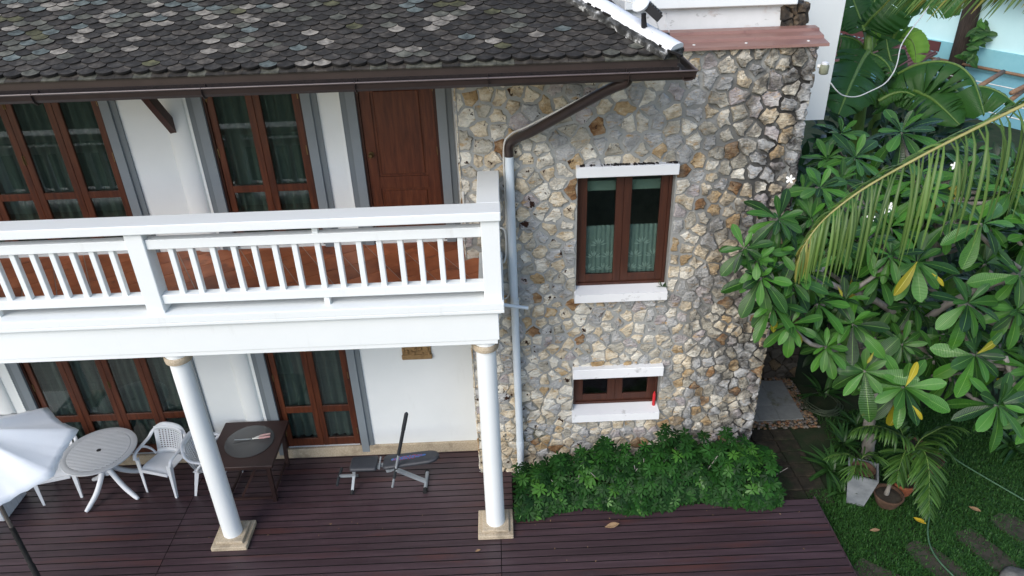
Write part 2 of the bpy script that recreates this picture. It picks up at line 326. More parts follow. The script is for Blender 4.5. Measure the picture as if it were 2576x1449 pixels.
def fast_mesh(name, V, F, mats, mi=None, UV=None, tint=None, smooth=False):
    """V (n,3), F list/array of equal-size faces or list of tuples; UV per vertex; tint per vertex"""
    me = bpy.data.meshes.new(name); me.from_pydata(np.asarray(V).tolist(), [], np.asarray(F).tolist() if isinstance(F, np.ndarray) else F)
    for m in (mats if isinstance(mats, (list, tuple)) else [mats]): me.materials.append(m)
    if mi is not None: me.polygons.foreach_set('material_index', np.asarray(mi, np.int32))
    if UV is not None:
        ul = me.uv_layers.new(name='UVMap'); idx = np.empty(len(me.loops), np.int32); me.loops.foreach_get('vertex_index', idx)
        ul.data.foreach_set('uv', np.asarray(UV, np.float32)[idx].ravel())
    if tint is not None:
        a = me.attributes.new('tint', 'FLOAT', 'POINT'); a.data.foreach_set('value', np.asarray(tint, np.float32))
    if smooth: me.polygons.foreach_set('use_smooth', np.ones(len(me.polygons), bool))
    me.update(); return me
def join(name, protos, items, mats):
    """protos: list of (V,F,UV); items: list of (proto, Matrix 4x4, tint, material index)"""
    Vs, Fs, Us, Ts, Ms, b = [], [], [], [], [], 0
    for k, mt, tn, mi in items:
        V, F, U = protos[k]; A = np.array(mt)
        Vs.append(V@A[:3, :3].T+A[:3, 3]); Us.append(U); Ts.append(np.full(len(V), tn)); Fs += [tuple(i+b for i in f) for f in F]; Ms += [mi]*len(F); b += len(V)
    return fast_mesh(name, np.concatenate(Vs), Fs, mats, Ms, np.concatenate(Us), np.concatenate(Ts), True)
def frame(x, nrm, pos, s=1.0, sy=None):     # matrix with local x along x, local z near nrm
    x = Vector(x).normalized(); z = Vector(nrm); z = z-x*z.dot(x)
    if z.length < 1e-4: z = x.orthogonal()
    z.normalize(); y = z.cross(x); m = Matrix.Identity(4); sy = s if sy is None else sy
    for i in range(3): m[i][0], m[i][1], m[i][2], m[i][3] = x[i]*s, y[i]*sy, z[i]*s, pos[i]
    return m
def putm(name, me, parent, m):              # place a piece by matrix (world), parent unrotated
    o = bpy.data.objects.new(name, me); COL.objects.link(o); o.parent = parent
    q = m.copy(); q.translation = q.translation-net(parent); o.matrix_local = q; return o
def leaf_proto(prof, segs, curl=.12, fold=.12, name=None, m=None, wav=0):
    """prof(u)->half width; leaf along +x length 1"""
    V, U, F = [], [], []
    for i in range(segs+1):
        u = i/segs; w = prof(u); z = -curl*u*u
        for j, s in enumerate((-1, -.5, 0, .5, 1) if segs > 6 else (-1, 0, 1)):
            V.append((u, s*w, z+abs(s)*w*fold+wav*math.sin(u*17+s*2)*abs(s))); U.append((u, .5+s*.5))
    k = 5 if segs > 6 else 3
    for i in range(segs):
        for j in range(k-1): a = i*k+j; F.append((a, a+1, a+k+1, a+k))
    return (np.array(V), F, np.array(U))
def proto_mesh(name, p, m): return fast_mesh(name, p[0], p[1], m, None, p[2], np.zeros(len(p[0])), True)
def bez(pts, n):                            # Catmull-Rom through pts
    P = [Vector(p) for p in pts]; P = [P[0]*2-P[1]]+P+[P[-1]*2-P[-2]]; out = []; k = len(P)-3
    for i in range(n+1):
        t = i/n*k; j = min(int(t), k-1); t -= j; a, b, c, d = P[j:j+4]
        out.append(.5*((2*b)+(c-a)*t+(2*a-5*b+4*c-d)*t*t+(3*b-a-3*c+d)*t**3))
    return out

# ------------------------------------------------------------------ ground, deck, paths
W, S, GZ = 1.48, .983, -.20
g = MB(); g.add([(-60, -40, GZ-.03), (80, -40, GZ-.03), (80, 90, GZ-.03), (-60, 90, GZ-.03)], [(0, 1, 2, 3)])
tag(g.build('ground', LAWNM), 'dark damp earth lying under the lawn and the garden plants', 'ground', kind='structure')

deck = empty('wooden_deck', (0, 0, 0), label='dark purple brown stained timber deck in front of the house', cat='deck', kind='structure')
def dbox(x0, x1, y0, y1, z0, z1, ch=.004):
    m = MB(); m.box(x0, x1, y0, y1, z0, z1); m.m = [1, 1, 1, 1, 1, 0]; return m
PITCH = .1073
for k in range(-22, 19):
    y1 = -.519+k*PITCH+PITCH-.005; y0 = y1-PITCH+.014
    segs = [(-9.6, -7.0), (-7.0, -4.172), (-4.166, .062)]
    if y1 < .30: segs.append((.068, 4.25))
    else: segs[-1] = (-4.166, .232)
    if y0 > 1.43: continue
    for x0, x1 in segs:
        j = random.uniform(-.0012, .0012)
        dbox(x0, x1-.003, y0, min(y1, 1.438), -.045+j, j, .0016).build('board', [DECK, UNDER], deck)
u = MB(); u.box(-9.6, 4.2, -2.85, .28, -.19, -.11); u.box(-9.6, .2, .28, 1.43, -.19, -.11)
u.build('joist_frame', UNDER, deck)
fb = MB(); fb.box(4.252, 4.275, -2.85, .285, -.21, -.012, c=.003); fb.build('edge_board', DECK, deck)

bed = MB(); bed.box(.24, 4.0, .29, .99, -.24, -.17); tag(bed.build('planting_bed', SOIL), 'dark soil strip of the planting bed under the stone wall', 'soil bed', kind='structure')
# pale paving slab with pebble border beside the stone tower, mossy pavers in front of it
pv = empty('paved_pad', (4.1, 2.5, GZ), label='pale grey paving slabs beside the corner of the stone tower', cat='paving', kind='structure')
for i, (x0, x1) in enumerate([(3.30, 3.786), (3.79, 4.13), (4.134, 4.46), (4.464, 4.83)]):
    for y0, y1 in [(2.04, 2.40), (2.404, 3.03)]:
        q = MB(); q.box(x0, x1, y0, y1, GZ-.04, GZ+.03, c=.003); q.build('slab', SLABM, pv)
pp = empty('paver_path', (4.3, 1.2, GZ), label='dark mossy square pavers leading from deck to paving slabs', cat='path', kind='structure')
for i in range(3):
    for j in range(6):
        x0 = 3.62+i*.325+j*-.012; y0 = .315+j*.256
        q = MB(); q.box(x0+.004, x0+.318, y0+.004, y0+.248, GZ-.03, GZ+.018+random.uniform(-.004, .005), c=.008); q.build('paver', PAVER, pp)
pr = MB()
bm = bmesh.new(); bmesh.ops.create_icosphere(bm, subdivisions=1, radius=1); bm.verts.index_update()
IV = [v.co.copy() for v in bm.verts]; IF = [[v.index for v in f.verts] for f in bm.faces]; bm.free()
def pebs(x0, x1, y0, y1, n):
    for _ in range(n):
        x, y = random.uniform(x0, x1), random.uniform(y0, y1); r = random.uniform(.018, .034); a = random.random()*6
        sx, sy, sz = r*random.uniform(.9, 1.4), r*random.uniform(.8, 1.1), r*.7; z = GZ-.005+random.uniform(0, .02); mi = random.choice((0, 0, 1, 1, 2, 3))
        pr.add([(x+v.x*sx*math.cos(a)-v.y*sy*math.sin(a), y+v.x*sx*math.sin(a)+v.y*sy*math.cos(a), z+v.z*sz) for v in IV], IF, mi)
pebs(3.6, 5.0, 1.86, 2.03, 210); pebs(4.84, 5.02, 2.0, 3.1, 190); pebs(4.3, 4.9, 3.04, 3.14, 60)
tag(pr.build('pebbles', PEB, None, True, None), 'brown and grey rounded pebbles bordering the paving slabs', 'pebbles', kind='stuff')

# ------------------------------------------------------------------ the house
house = empty('house', (0, W, 0), label='white two storey house with rubble stone corner wall, wooden doors and scale tiled roof', cat='house')
def wallgrid(m, x0, x1, z0, z1, y0, y1, ops, mi=0):
    """wall slab with rectangular openings (x0,x1,z0,z1)"""
    xs = sorted({x0, x1, *[o[0] for o in ops], *[o[1] for o in ops]})
    for a, b in zip(xs, xs[1:]):
        cut = sorted((o[2], o[3]) for o in ops if o[0] < b-1e-6 and o[1] > a+1e-6); z = z0
        for c, d in cut+[(z1, z1)]:
            if c > z+1e-4: m.box(a, b, y0, y1, z, c, mi)
            z = max(z, d)
LD = [(-6.30, -4.17, .17, 2.45, 4), (-3.03, -1.93, .17, 2.45, 2)]
UD = [(-6.30, -4.17, 3.43, 5.62, 4), (-3.04, -1.95, 3.43, 5.62, 2)]
SD = (-1.345, -.45, 3.43, 5.62)
w = MB(); wallgrid(w, -9.6, -.21, 0, 3.38, W, W+.16, [d[:4] for d in LD]); w.build('wall', WALLW, house)
w = MB(); wallgrid(w, -9.6, -.21, 3.385, 7.3, W, W+.16, [d[:4] for d in UD]+[SD]); w.build('wall', WALLW, house)
for xc in (-3.385, -6.76):
    for z0, z1 in ((.17, 3.1), (3.40, 6.7)):
        n = 14; pl = [(xc+.125*math.cos(math.pi*i/n), W-.055*math.sin(math.pi*i/n)-.001, z0) for i in range(n+1)]
        pil = MB(); pil.extrude(pl, (0, 0, z1-z0)); pil.build('pilaster', WALLW, house, True, 30)
pln = MB()
pln.box(-9.6, -.215, 1.44, W+.0, -.02, .166, c=.004)
for d in LD: pln.box(d[0]-.02, d[1]+.02, W, W+.14, 0, .168)
pln.build('plinth', GRANITE, house)
sk = MB(); 
for a, b in ((-9.6, -6.55), (-3.99, -3.27), (-1.76, -1.54), (-.262, -.215)): sk.box(a, b, W-.012, W, 3.405, 3.49)
sk.build('skirting', WALLW, house)

def door_trim(d, wide=.175):
    x0, x1, z0, z1 = d[:4]; m = MB(); n = MB()
    for s, e in ((-1, x0), (1, x1)):
        a, b = sorted((e, e+s*wide*.62)); m.box(a, b, W-.045, W+.02, z0-.035 if z0 > 1 else z0-.11, z1+.11, c=.003)
        a, b = sorted((e+s*wide*.62, e+s*wide)); n.box(a, b, W-.022, W+.01, z0-.035 if z0 > 1 else z0-.06, z1+.17)
    m.box(x0, x1, W-.045, W+.02, z1, z1+.11); n.box(x0-wide*.62, x1+wide*.62, W-.022, W+.01, z1+.11, z1+.17)
    p = m.build('door_surround', TRIM, house); n.build('outer_moulding', TRIM2, p)
    bd = MB(); bd.box(x0-wide-.018, x0-wide, W-.03, W, z0, z1+.17); bd.build('white_bead', WHITE, p)
def french(d, cb0, cb1):
    x0, x1, z0, z1, n = d; door_trim(d)
    j = MB(); j.box(x0, x0+.028, W-.01, W+.10, z0, z1); j.box(x1-.028, x1, W-.01, W+.10, z0, z1); j.box(x0+.028, x1-.028, W-.01, W+.10, z1-.04, z1)
    fr = j.build('door_frame', WOODD, house)
    lw = (x1-x0-.056)/n; a = x0+.028
    for i in range(n):
        b = a+lw; m = MB(); st = .078; lo, hi = z0+.006, z1-.044
        y0, y1 = W+.012, W+.052
        m.box(a+.002, a+st, y0, y1, lo, hi, c=.003); m.box(b-st, b-.002, y0, y1, lo, hi, c=.003)
        for q0, q1 in ((lo, lo+.135), (cb0, cb1), (hi-.09, hi)): m.box(a+st, b-st, y0+.003, y1-.003, q0, q1, c=.003)
        leaf = m.build('door_leaf', WOOD, house)
        for q0, q1 in ((lo+.135, cb0), (cb1, hi-.09)):
            g = MB(); g.box(a+st-.004, b-st+.004, W+.028, W+.034, q0-.004, q1+.004); g.build('pane', GLASS, leaf)
        hx = a+.004 if i % 2 == 0 else b-.004
        for hz in (lo+.25, (lo+hi)/2+.12, hi-.3):
            hg = MB(); hg.box(hx-.012, hx+.012, y0-.008, y0+.002, hz-.055, hz+.055); hg.build('hinge', BRASS, leaf)
        a = b
    cu = MB(); nn = int((x1-x0)*60); zs = (z1-.05, z0+.10)
    pts = []
    for i in range(nn+1):
        x = x0+.02+(x1-x0-.04)*i/nn; y = W+.105+.026*math.sin(x*46+1.7*math.sin(x*5))+.008*math.sin(x*117)
        pts.append((x, y))
    vs = [(x, y, zs[0]) for x, y in pts]+[(x, y+.01, zs[1]+.02*math.sin(x*13)) for x, y in pts]
    cu.add(vs, [(i, i+1, nn+2+i, nn+1+i) for i in range(nn)]); cu.build('curtain', CURTAIN if z0 > 1 else CURTAIN2, fr, True, None)
for d in LD: french(d, .785, .895)
for d in UD: french(d, 4.13, 4.215)
# the solid panel door
door_trim(SD)
x0, x1, z0, z1 = SD
j = MB(); j.box(x0, x0+.03, W-.01, W+.1, z0, z1); j.box(x1-.03, x1, W-.01, W+.1, z0, z1); j.box(x0+.03, x1-.03, W-.01, W+.1, z1-.04, z1); j.build('door_frame', WOODD, house)
m = MB(); m.box(x0+.033, x1-.033, W+.028, W+.055, z0+.006, z1-.043)
px0, px1 = -1.19, -.615
for a, b in ((x0+.033, px0), (px1, x1-.033)): m.box(a, b, W+.012, W+.0275, z0+.006, z1-.043, c=.002)
for a, b in ((z0+.006, 3.60), (4.115, 4.262), (5.30, z1-.043)): m.box(px0, px1, W+.0125, W+.0275, a, b, c=.002)
pd = m.build('panel_door', WOOD, house)
for a, b in ((3.60, 4.115), (4.262, 5.30)):
    q = MB(); q.box(px0+.03, px1-.03, W+.018, W+.0278, a+.03, b-.03, c=.008); q.build('raised_panel', WOOD, pd)
kn = MB(); c = Vector((-1.255, W+.012, 4.545))
for r0, r1, y0, y1 in ((.032, .032, 0, -.008), (.013, .013, -.008, -.04), (.02, .03, -.04, -.055), (.03, .018, -.055, -.075)):
    kn.tube([c+Vector((0, y0, 0)), c+Vector((0, y1, 0))], [r0, r1], 14)
kn.build('door_knob', BRASS, pd, True, 40)
for hz in (3.75, 4.56, 5.3):
    hg = MB(); hg.box(-.488, -.47, W-.002, W+.012, hz-.05, hz+.05); hg.build('hinge', BRASS, pd)
# rooms behind the glass
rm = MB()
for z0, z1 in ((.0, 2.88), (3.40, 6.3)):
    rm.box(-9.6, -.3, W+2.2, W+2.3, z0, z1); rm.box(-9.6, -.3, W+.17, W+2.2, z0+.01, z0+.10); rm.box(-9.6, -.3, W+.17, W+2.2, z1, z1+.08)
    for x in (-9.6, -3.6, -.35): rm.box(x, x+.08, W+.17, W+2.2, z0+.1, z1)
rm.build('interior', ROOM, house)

# balcony
BL = -9.6
m = MB()
m.box(BL, .139, -.146, .98, 2.93, 2.984, c=.003)
m.box(BL, .158, -.156, .98, 2.985, 3.324, c=.004)
m.box(BL, .185, -.180, .98, 3.325, 3.353, c=.003)
m.box(BL, .222, -.212, .98, 3.3535, 3.388, c=.003)
m.box(BL, .222, -.212, .13, 3.388, 3.475, c=.006); m.box(-.05, .222, .13, .98, 3.388, 3.475, c=.006)
m.box(BL, -.215, .98, W, 2.95, 3.385)
bal = m.build('balcony', WHITE, house)
rl = MB()
rl.box(BL, .222, -.192, .068, 4.386, 4.482, c=.008); rl.build('handrail', WHITE, bal)
rl = MB(); rl.box(-.018, .218, .069, .985, 4.386, 4.480, c=.008); rl.build('handrail', WHITE, bal)
for z0, z1 in ((4.195, 4.298), (3.572, 3.672)):
    for a, b in ((-6.66, -3.466), (-3.286, .019), (BL, -6.84)):
        q = MB(); q.box(a, b, -.125, -.02, z0, z1, c=.005); q.build('rail', WHITE, bal)
    q = MB(); q.box(.05, .15, .045, .98, z0, z1, c=.005); q.build('rail', WHITE, bal)
for a, b in ((.02, .207), (-3.465, -3.287), (-6.84, -6.662)):
    q = MB(); q.box(a, b, -.152, .04, 3.474, 4.388, c=.006); q.build('post', WHITE, bal)
bx = [-.221, -.419, -.623, -.820, -1.030, -1.233, -1.448, -1.644, -1.872, -2.070, -2.274, -2.477, -2.687, -2.902, -3.099]+[-3.687-.196*i for i in range(15)]+[-7.03-.2*i for i in range(12)]
for x in bx:
    q = MB(); q.box(x, x+.055, -.105, -.045, 3.67, 4.197, c=.004); q.build('baluster', WHITE, bal)
for y in (.25, .46, .67, .88):
    q = MB(); q.box(.072, .128, y-.027, y+.027, 3.67, 4.197, c=.004); q.build('baluster', WHITE, bal)
for x in (-1.645, -5.06):
    for z0, z1 in ((3.474, 3.574), (4.296, 4.388)):
        q = MB(); q.box(x, x+.057, -.105, -.045, z0, z1, c=.003); q.build('rail_block', WHITE, bal)
# terracotta floor laid on the slant
fl = MB(); fl.box(BL, -.05, .131, .98, 3.386, 3.398); fl.box(BL, -.216, .98, W-.001, 3.386, 3.398)
flo = fl.build('balcony_floor', GROUT, house)
def clip(poly, f):                          # keep f(p) >= 0
    out = []
    for i in range(len(poly)):
        a, b = poly[i], poly[(i+1) % len(poly)]; fa, fb_ = f(a), f(b)
        if fa >= 0: out.append(a)
        if fa*fb_ < 0: t = fa/(fa-fb_); out.append((a[0]+(b[0]-a[0])*t, a[1]+(b[1]-a[1])*t))
    return out
ca, sa = math.cos(R_(30)), math.sin(R_(30)); TP = .333
for i in range(-26, 4):
    for jn in range(0, 18):
        u0, v0 = -.22+(i-.0)*TP, 1.237+(jn-5)*TP
        sq = [(u0+a*(TP-.011)+.011, v0+b*(TP-.011)+.011) for a, b in ((0, 0), (1, 0), (1, 1), (0, 1))]
        p = [(u_*ca-v_*sa, u_*sa+v_*ca) for u_, v_ in sq]
        p = clip(p, lambda q: q[1]-.134)
        p = p and clip(p, lambda q: W-.014-q[1]); p = p and clip(p, lambda q: q[0]+7.2); p = p and clip(p, lambda q: -.054-q[0])
        if p and len(p) > 2:
            cx = sum(q[0] for q in p)/len(p)
            if all(q[0] > -.22 for q in p) and all(q[1] > .98 for q in p): continue
            if any(q[0] > -.216 and q[1] > .975 for q in p):
                p = clip(p, lambda q: -.219-q[0]) if sum(q[1] for q in p)/len(p) > .98 else clip(p, lambda q: .972-q[1])
            if len(p) < 3: continue
            q = MB(); q.extrude([(x, y, 3.396) for x, y in p], (0, 0, .008+random.uniform(-.0006, .0006))); q.build('floor_tile', TERRA, flo)
# round columns
for xc in (0, -3.372, -6.744):
    m = MB(); m.lathe([(.119, .10), (.119, .5), (.116, 1.5), (.111, 2.80)], (xc, 0, 0), 40); colm = m.build('column', WHITE, house, True, 40)
    q = MB(); q.box(xc-.225, xc+.225, -.225, .225, .0, .062, c=.008); q.box(xc-.172, xc+.172, -.172, .172, .062, .105, c=.008); q.build('column_base', GRANITE, colm)
    q = MB(); q.lathe([(.112, 2.79), (.142, 2.80), (.147, 2.83), (.147, 2.862), (.138, 2.875)], (xc, 0, 0), 36); q.build('capital', GRANITE, colm, True, 40)
    q = MB(); q.lathe([(.128, 2.876), (.128, 2.932)], (xc, 0, 0), 36); q.build('abacus', WHITE, colm, True, 40)

# stone corner wall
TX0, TX1, TZ0, TZ1 = -.207, 3.555, GZ-.02, 5.715
OPS = [(1.10, 2.205, 2.80, 4.43), (1.09, 2.235, .96, 1.66)]
m = MB(); wallgrid(m, TX0, TX1, TZ0, TZ1, S+.012, S+.30, OPS)
m.box(TX0, TX0+.25, S+.30, W+.02, TZ0, TZ1); m.box(TX1-.25, TX1-.012, S+.30, 3.2, TZ0, TZ1); m.box(TX0+.25, TX1-.25, 2.9, 3.2, TZ0, TZ1)
m.box(TX0, TX1-.012, S+.30, 3.2, 5.60, 5.70); m.box(TX0+.25, TX1-.25, S+.3, 2.9, 2.3, 2.4)
stw = m.build('stone_wall', MORTAR, house)
def voronoi(x0, x1, z0, z1, sp, ops, seed):
    rng = random.Random(seed); pts = []
    tries = 0; target = int((x1-x0)*(z1-z0)/(sp*sp)*1.0)
    while tries < 60000 and len(pts) < target*1.6:
        tries += 1; p = (rng.uniform(x0, x1), rng.uniform(z0, z1))
        if any(o[0]-.05 < p[0] < o[1]+.05 and o[2]-.05 < p[1] < o[3]+.05 for o in ops): continue
        s2 = sp*(.86+.34*min(1, max(0, (p[1]+.2)/5.0)))*rng.choice((.6, .8, .95, 1.1, 1.3))
        if all((p[0]-q[0])**2+(p[1]-q[1])**2 > s2*s2 for q in pts): pts.append(p)
    cells = []
    for i, p in enumerate(pts):
        poly = [(max(x0, p[0]-.4), max(z0, p[1]-.4)), (min(x1, p[0]+.4), max(z0, p[1]-.4)), (min(x1, p[0]+.4), min(z1, p[1]+.4)), (max(x0, p[0]-.4), min(z1, p[1]+.4))]
        for k, q in enumerate(pts):
            if k != i and abs(q[0]-p[0]) < .7 and abs(q[1]-p[1]) < .7:
                mx, mz = (p[0]+q[0])/2, (p[1]+q[1])/2; dx, dz = p[0]-q[0], p[1]-q[1]
                poly = clip(poly, lambda a: (a[0]-mx)*dx+(a[1]-mz)*dz)
                if len(poly) < 3: break
        for o in ops:
            if len(poly) > 2 and max(a[0] for a in poly) > o[0] and min(a[0] for a in poly) < o[1] and max(a[1] for a in poly) > o[2] and min(a[1] for a in poly) < o[3]:
                ds = [(o[0]-p[0], lambda a, o=o: o[0]-.004-a[0]), (p[0]-o[1], lambda a, o=o: a[0]-o[1]-.004), (o[2]-p[1], lambda a, o=o: o[2]-.004-a[1]), (p[1]-o[3], lambda a, o=o: a[1]-o[3]-.004)]
                poly = clip(poly, max(ds, key=lambda d: d[0])[1])
        if len(poly) > 2: cells.append((p, poly))
    return cells
def stone_geo(poly, c, gap, hgt, rng):
    """outline in the wall plane -> list of (a, b, h) rings; a,b in plane, h proud"""
    def cham(P):
        o = []
        for i in range(len(P)):
            a, b = P[i], P[(i+1) % len(P)]; L = math.hypot(b[0]-a[0], b[1]-a[1])
            if L < .03: o.append(((a[0]+b[0])/2, (a[1]+b[1])/2)); continue
            for t in (rng.uniform(.04, .15), rng.uniform(.42, .58) if L > .10 else None, rng.uniform(.85, .96)):
                if t is not None: o.append((a[0]+(b[0]-a[0])*t, a[1]+(b[1]-a[1])*t))
        return o
    P = cham(poly); cx = sum(p[0] for p in P)/len(P); cz = sum(p[1] for p in P)/len(P)
    P = [(p[0]+rng.uniform(-.013, .013), p[1]+rng.uniform(-.013, .013)) for p in P]
    def ring(g, h, jt):
        o = []
        for p in P:
            d = math.hypot(p[0]-cx, p[1]-cz) or 1e-6; k = max(.12, (d-g)/d)
            o.append((cx+(p[0]-cx)*k+rng.uniform(-jt, jt), cz+(p[1]-cz)*k+rng.uniform(-jt, jt), h*rng.uniform(.8, 1.2)))
        return o
    tx, tz = rng.uniform(-.10, .10), rng.uniform(-.10, .10)
    rings = [ring(gap, 0, 0), ring(gap+.004, hgt*.65, .002), ring(gap+.014, hgt, .004), ring(gap+.050, hgt*1.04, .010)]
    rings = [[(a, b, h+((a-cx)*tx+(b-cz)*tz if i > 1 else 0)) for a, b, h in r] for i, r in enumerate(rings)]
    return rings, (cx, cz, hgt*rng.uniform(1.05, 1.25))
def stone_mesh(mb, poly, c, gap, hgt, rng, place, mi=0):
    rings, top = stone_geo(poly, c, gap, hgt, rng); n = len(rings[0])
    vs = [place(*p) for r in rings for p in r]+[place(*top)]; k = len(rings)
    fs = [(i*n+j, i*n+(j+1) % n, (i+1)*n+(j+1) % n, (i+1)*n+j) for i in range(k-1) for j in range(n)]+[((k-1)*n+j, (k-1)*n+(j+1) % n, k*n) for j in range(n)]
    mb.add(vs, fs, mi)
rng = random.Random(5)
cells = voronoi(TX0-.0, TX1+.015, GZ, TZ1, .188, OPS, 11)
SM = []
for p, poly in cells:
    A = abs(sum(poly[i][0]*poly[(i+1) % len(poly)][1]-poly[(i+1) % len(poly)][0]*poly[i][1] for i in range(len(poly))))/2
    SM.append((A, p, poly))
SM.sort(key=lambda t: -t[0]*(1.0 if t[1][1] > .75 else .1))
def stone_pick(x, z):
    right = min(1, max(0, (x-1.9)/1.6))
    wts = [3.0-2.0*right, 2.6-1.3*right, 2.2+1.6*right, .7+.6*right, .25+.45*right, .6+1.4*right, 1.7+.8*right]
    if z < 2.2 and x > 2.1: wts[0] *= .5; wts[1] *= .7; wts[2] += 1; wts[6] += 1.5; wts[3] += .5; wts[4] += .3
    return rng.choices(range(7), wts)[0]
rest = MB()
fplace = lambda a, b, h: (a, S+.012-h, b)
for i, (A, p, poly) in enumerate(SM):
    if A < .0035: continue
    gap = rng.uniform(.007, .026) if p[1] > 1.8 else rng.uniform(.003, .016)
    if rng.random() < .10: gap += .016
    hg = rng.uniform(.008, .026)+(.012 if p[0] > 2.5 else 0); mi = stone_pick(*p)
    if i < 290:
        q = MB(); stone_mesh(q, poly, p, gap, hg, rng, fplace); q.build('stone', STONE[mi], stw, True, 32)
    else: stone_mesh(rest, poly, p, gap, hg, rng, fplace, mi)
for p, poly in voronoi(S+.0, 3.15, GZ, TZ1, .21, [], 12): stone_mesh(rest, poly, p, .01, .04, rng, lambda a, b, h: (TX1-.012+h, a, b), stone_pick(3.4, p[1]))
for p, poly in voronoi(S-.005, W, GZ, TZ1, .16, [], 13): stone_mesh(rest, poly, p, .008, .018, rng, lambda a, b, h: (TX0-h+.004, a, b), stone_pick(.2, p[1]))
o = rest.build('small_stones', STONE, stw, True, 32); o['kind'] = 'stuff'

# windows in the stone wall
def stone_window(x0, x1, z0, z1, fy, glz, lint, sill, lace):
    m = MB(); ft = .034
    m.box(x0, x0+ft, fy-.02, fy+.06, z0, z1, c=.003); m.box(x1-ft, x1, fy-.02, fy+.06, z0, z1, c=.003); m.box(x0+ft, x1-ft, fy-.02, fy+.06, z1-ft, z1); m.box(x0+ft, x1-ft, fy-.02, fy+.06, z0, z0+ft)
    win = m.build('window', WOODW, house)
    xm = (x0+x1)/2; tp, sd_, bt = glz
    for a, b in ((x0+ft, xm-.001), (xm+.001, x1-ft)):
        q = MB(); q.box(a, a+sd_, fy, fy+.04, z0+ft, z1-ft, c=.003); q.box(b-sd_, b, fy, fy+.04, z0+ft, z1-ft, c=.003)
        q.box(a+sd_, b-sd_, fy+.002, fy+.038, z1-ft-tp, z1-ft, c=.003); q.box(a+sd_, b-sd_, fy+.002, fy+.038, z0+ft, z0+ft+bt, c=.003)
        q.build('sash', WOODW, win)
        q = MB(); q.box(a+sd_-.003, b-sd_+.003, fy+.018, fy+.023, z0+ft+bt-.003, z1-ft-tp+.003); q.build('pane', GLASS, win)
        if lace:
            n = 40; q = MB(); L = b-a; zt = lace
            vs = [(a+L*i/n, fy+.085+.010*math.sin(i*1.45)+.004*math.sin(i*3.9), z) for z in (zt, z0+.06) for i in range(n+1)]
            q.add(vs, [(i, i+1, n+2+i, n+1+i) for i in range(n)]); lc = q.build('lace_curtain', LACE, win, True, None)
            mo = MB(); r2 = random.Random(int(a*1000))
            for k in range(5):                 # woven sprigs
                cx, cz = a+L*(.22+.14*k)+r2.uniform(-.02, .02), z0+.16+(k % 3)*.17
                for l_ in range(7):
                    an = R_(90+(l_-3)*26+r2.uniform(-8, 8)); ll = .085; d = Vector((math.cos(an), 0, math.sin(an))); s = Vector((-d.z, 0, d.x))
                    c0 = Vector((cx, fy+.068, cz))+d*.02; mo.add([c0, c0+d*ll*.5+s*.011, c0+d*ll, c0+d*ll*.5-s*.011], [(0, 1, 2, 3)])
            mo.build('lace_motif', LACEW, win)
            bl = MB(); bl.box(a-.0, b, fy+.10, fy+.106, 4.10, 4.22); bl.build('roller_blind', BLIND, win)
    l = MB(); l.box(*lint, c=.006); l.build('lintel', OLDW2, house)
    s = MB(); ax0, ax1, ay0, ay1, az0, az1 = sill
    s.extrude([(ax0, ay0, az0), (ax0, ay0, az1-.02), (ax0, ay1, az1+.015), (ax0, ay1, az0)], (ax1-ax0, 0, 0)); s.build('sill', OLDW2, house)
OLDW2 = mat('sill_white_paint', [(.74, .75, .76), (.80, .81, .81)], 2, rough=.6, bump=.1, bscale=40)
mixin(OLDW2, (.22, .21, .20), 6, .60, .78, (1, 1, 1))
stone_window(1.105, 2.20, 2.905, 4.42, S+.13, (.05, .09, .105), (1.075, 2.217, S-.085, S+.19, 4.378, 4.503), (1.076, 2.204, S-.085, S+.20, 2.770, 2.90), 3.66)
stone_window(1.095, 2.23, 1.06, 1.65, S+.13, (.06, .10, .105), (1.072, 2.246, S-.085, S+.19, 1.618, 1.765), (1.070, 2.238, S-.085, S+.20, .905, 1.045), None)
mo = MB()
for cx, cz, ln in ((1.65, 4.515, .55), ):   # black mould along the lintel
    for i in range(60):
        x = cx+random.uniform(-ln, ln); r = random.uniform(.006, .02); mo.add([(x+v.x*r*1.6, S-.02+v.y*r+random.uniform(-.05, .03), 4.505+v.z*r*.5) for v in IV], IF)
o = mo.build('mould_growth', LEAFDEBRIS, house); o['kind'] = 'stuff'

# roof
AL = math.atan(.5016); EY, EZ, XR = -.13, 5.872, 1.86
def rz(y): return EZ+.5016*(y-EY)
TOPY = 3.2
m = MB()
th = .04
m.add([(-9.6, EY, EZ-.05), (XR, EY, EZ-.05), (XR-(TOPY-EY), TOPY, rz(TOPY)-.05), (-9.6, TOPY, rz(TOPY)-.05), (-9.6, EY, EZ-.012), (XR, EY, EZ-.012), (XR-(TOPY-EY), TOPY, rz(TOPY)-.012), (-9.6, TOPY, rz(TOPY)-.012),
       (XR, TOPY, EZ-.05), (XR, TOPY, EZ-.012)],
      [(0, 1, 2, 3), (4, 7, 6, 5), (0, 4, 5, 1), (3, 2, 6, 7), (0, 3, 7, 4), (1, 8, 2), (5, 6, 9), (1, 5, 9, 8)])
roof = m.build('roof', ROOF[0], house)
def tile_proto(w, L, tip, t):
    xs = [(-w/2, 0), (-w/2, -L+tip*1.0), (-w*.40, -L+tip*.62), (-w*.26, -L+tip*.29), (-w*.12, -L+tip*.085), (0, -L), (w*.12, -L+tip*.085), (w*.26, -L+tip*.29), (w*.40, -L+tip*.62), (w/2, -L+tip*1.0), (w/2, 0)]
    n = len(xs); V = [(x, y, 0) for x, y in xs]+[(x*.985, y*.99, t) for x, y in xs]
    F = [tuple(range(n))[::-1], tuple(range(n, 2*n))]+[(i, (i+1) % n, n+(i+1) % n, n+i) for i in range(n)]
    return V, F
TV, TF = tile_proto(.157, .165, .042, .019)
TM = []
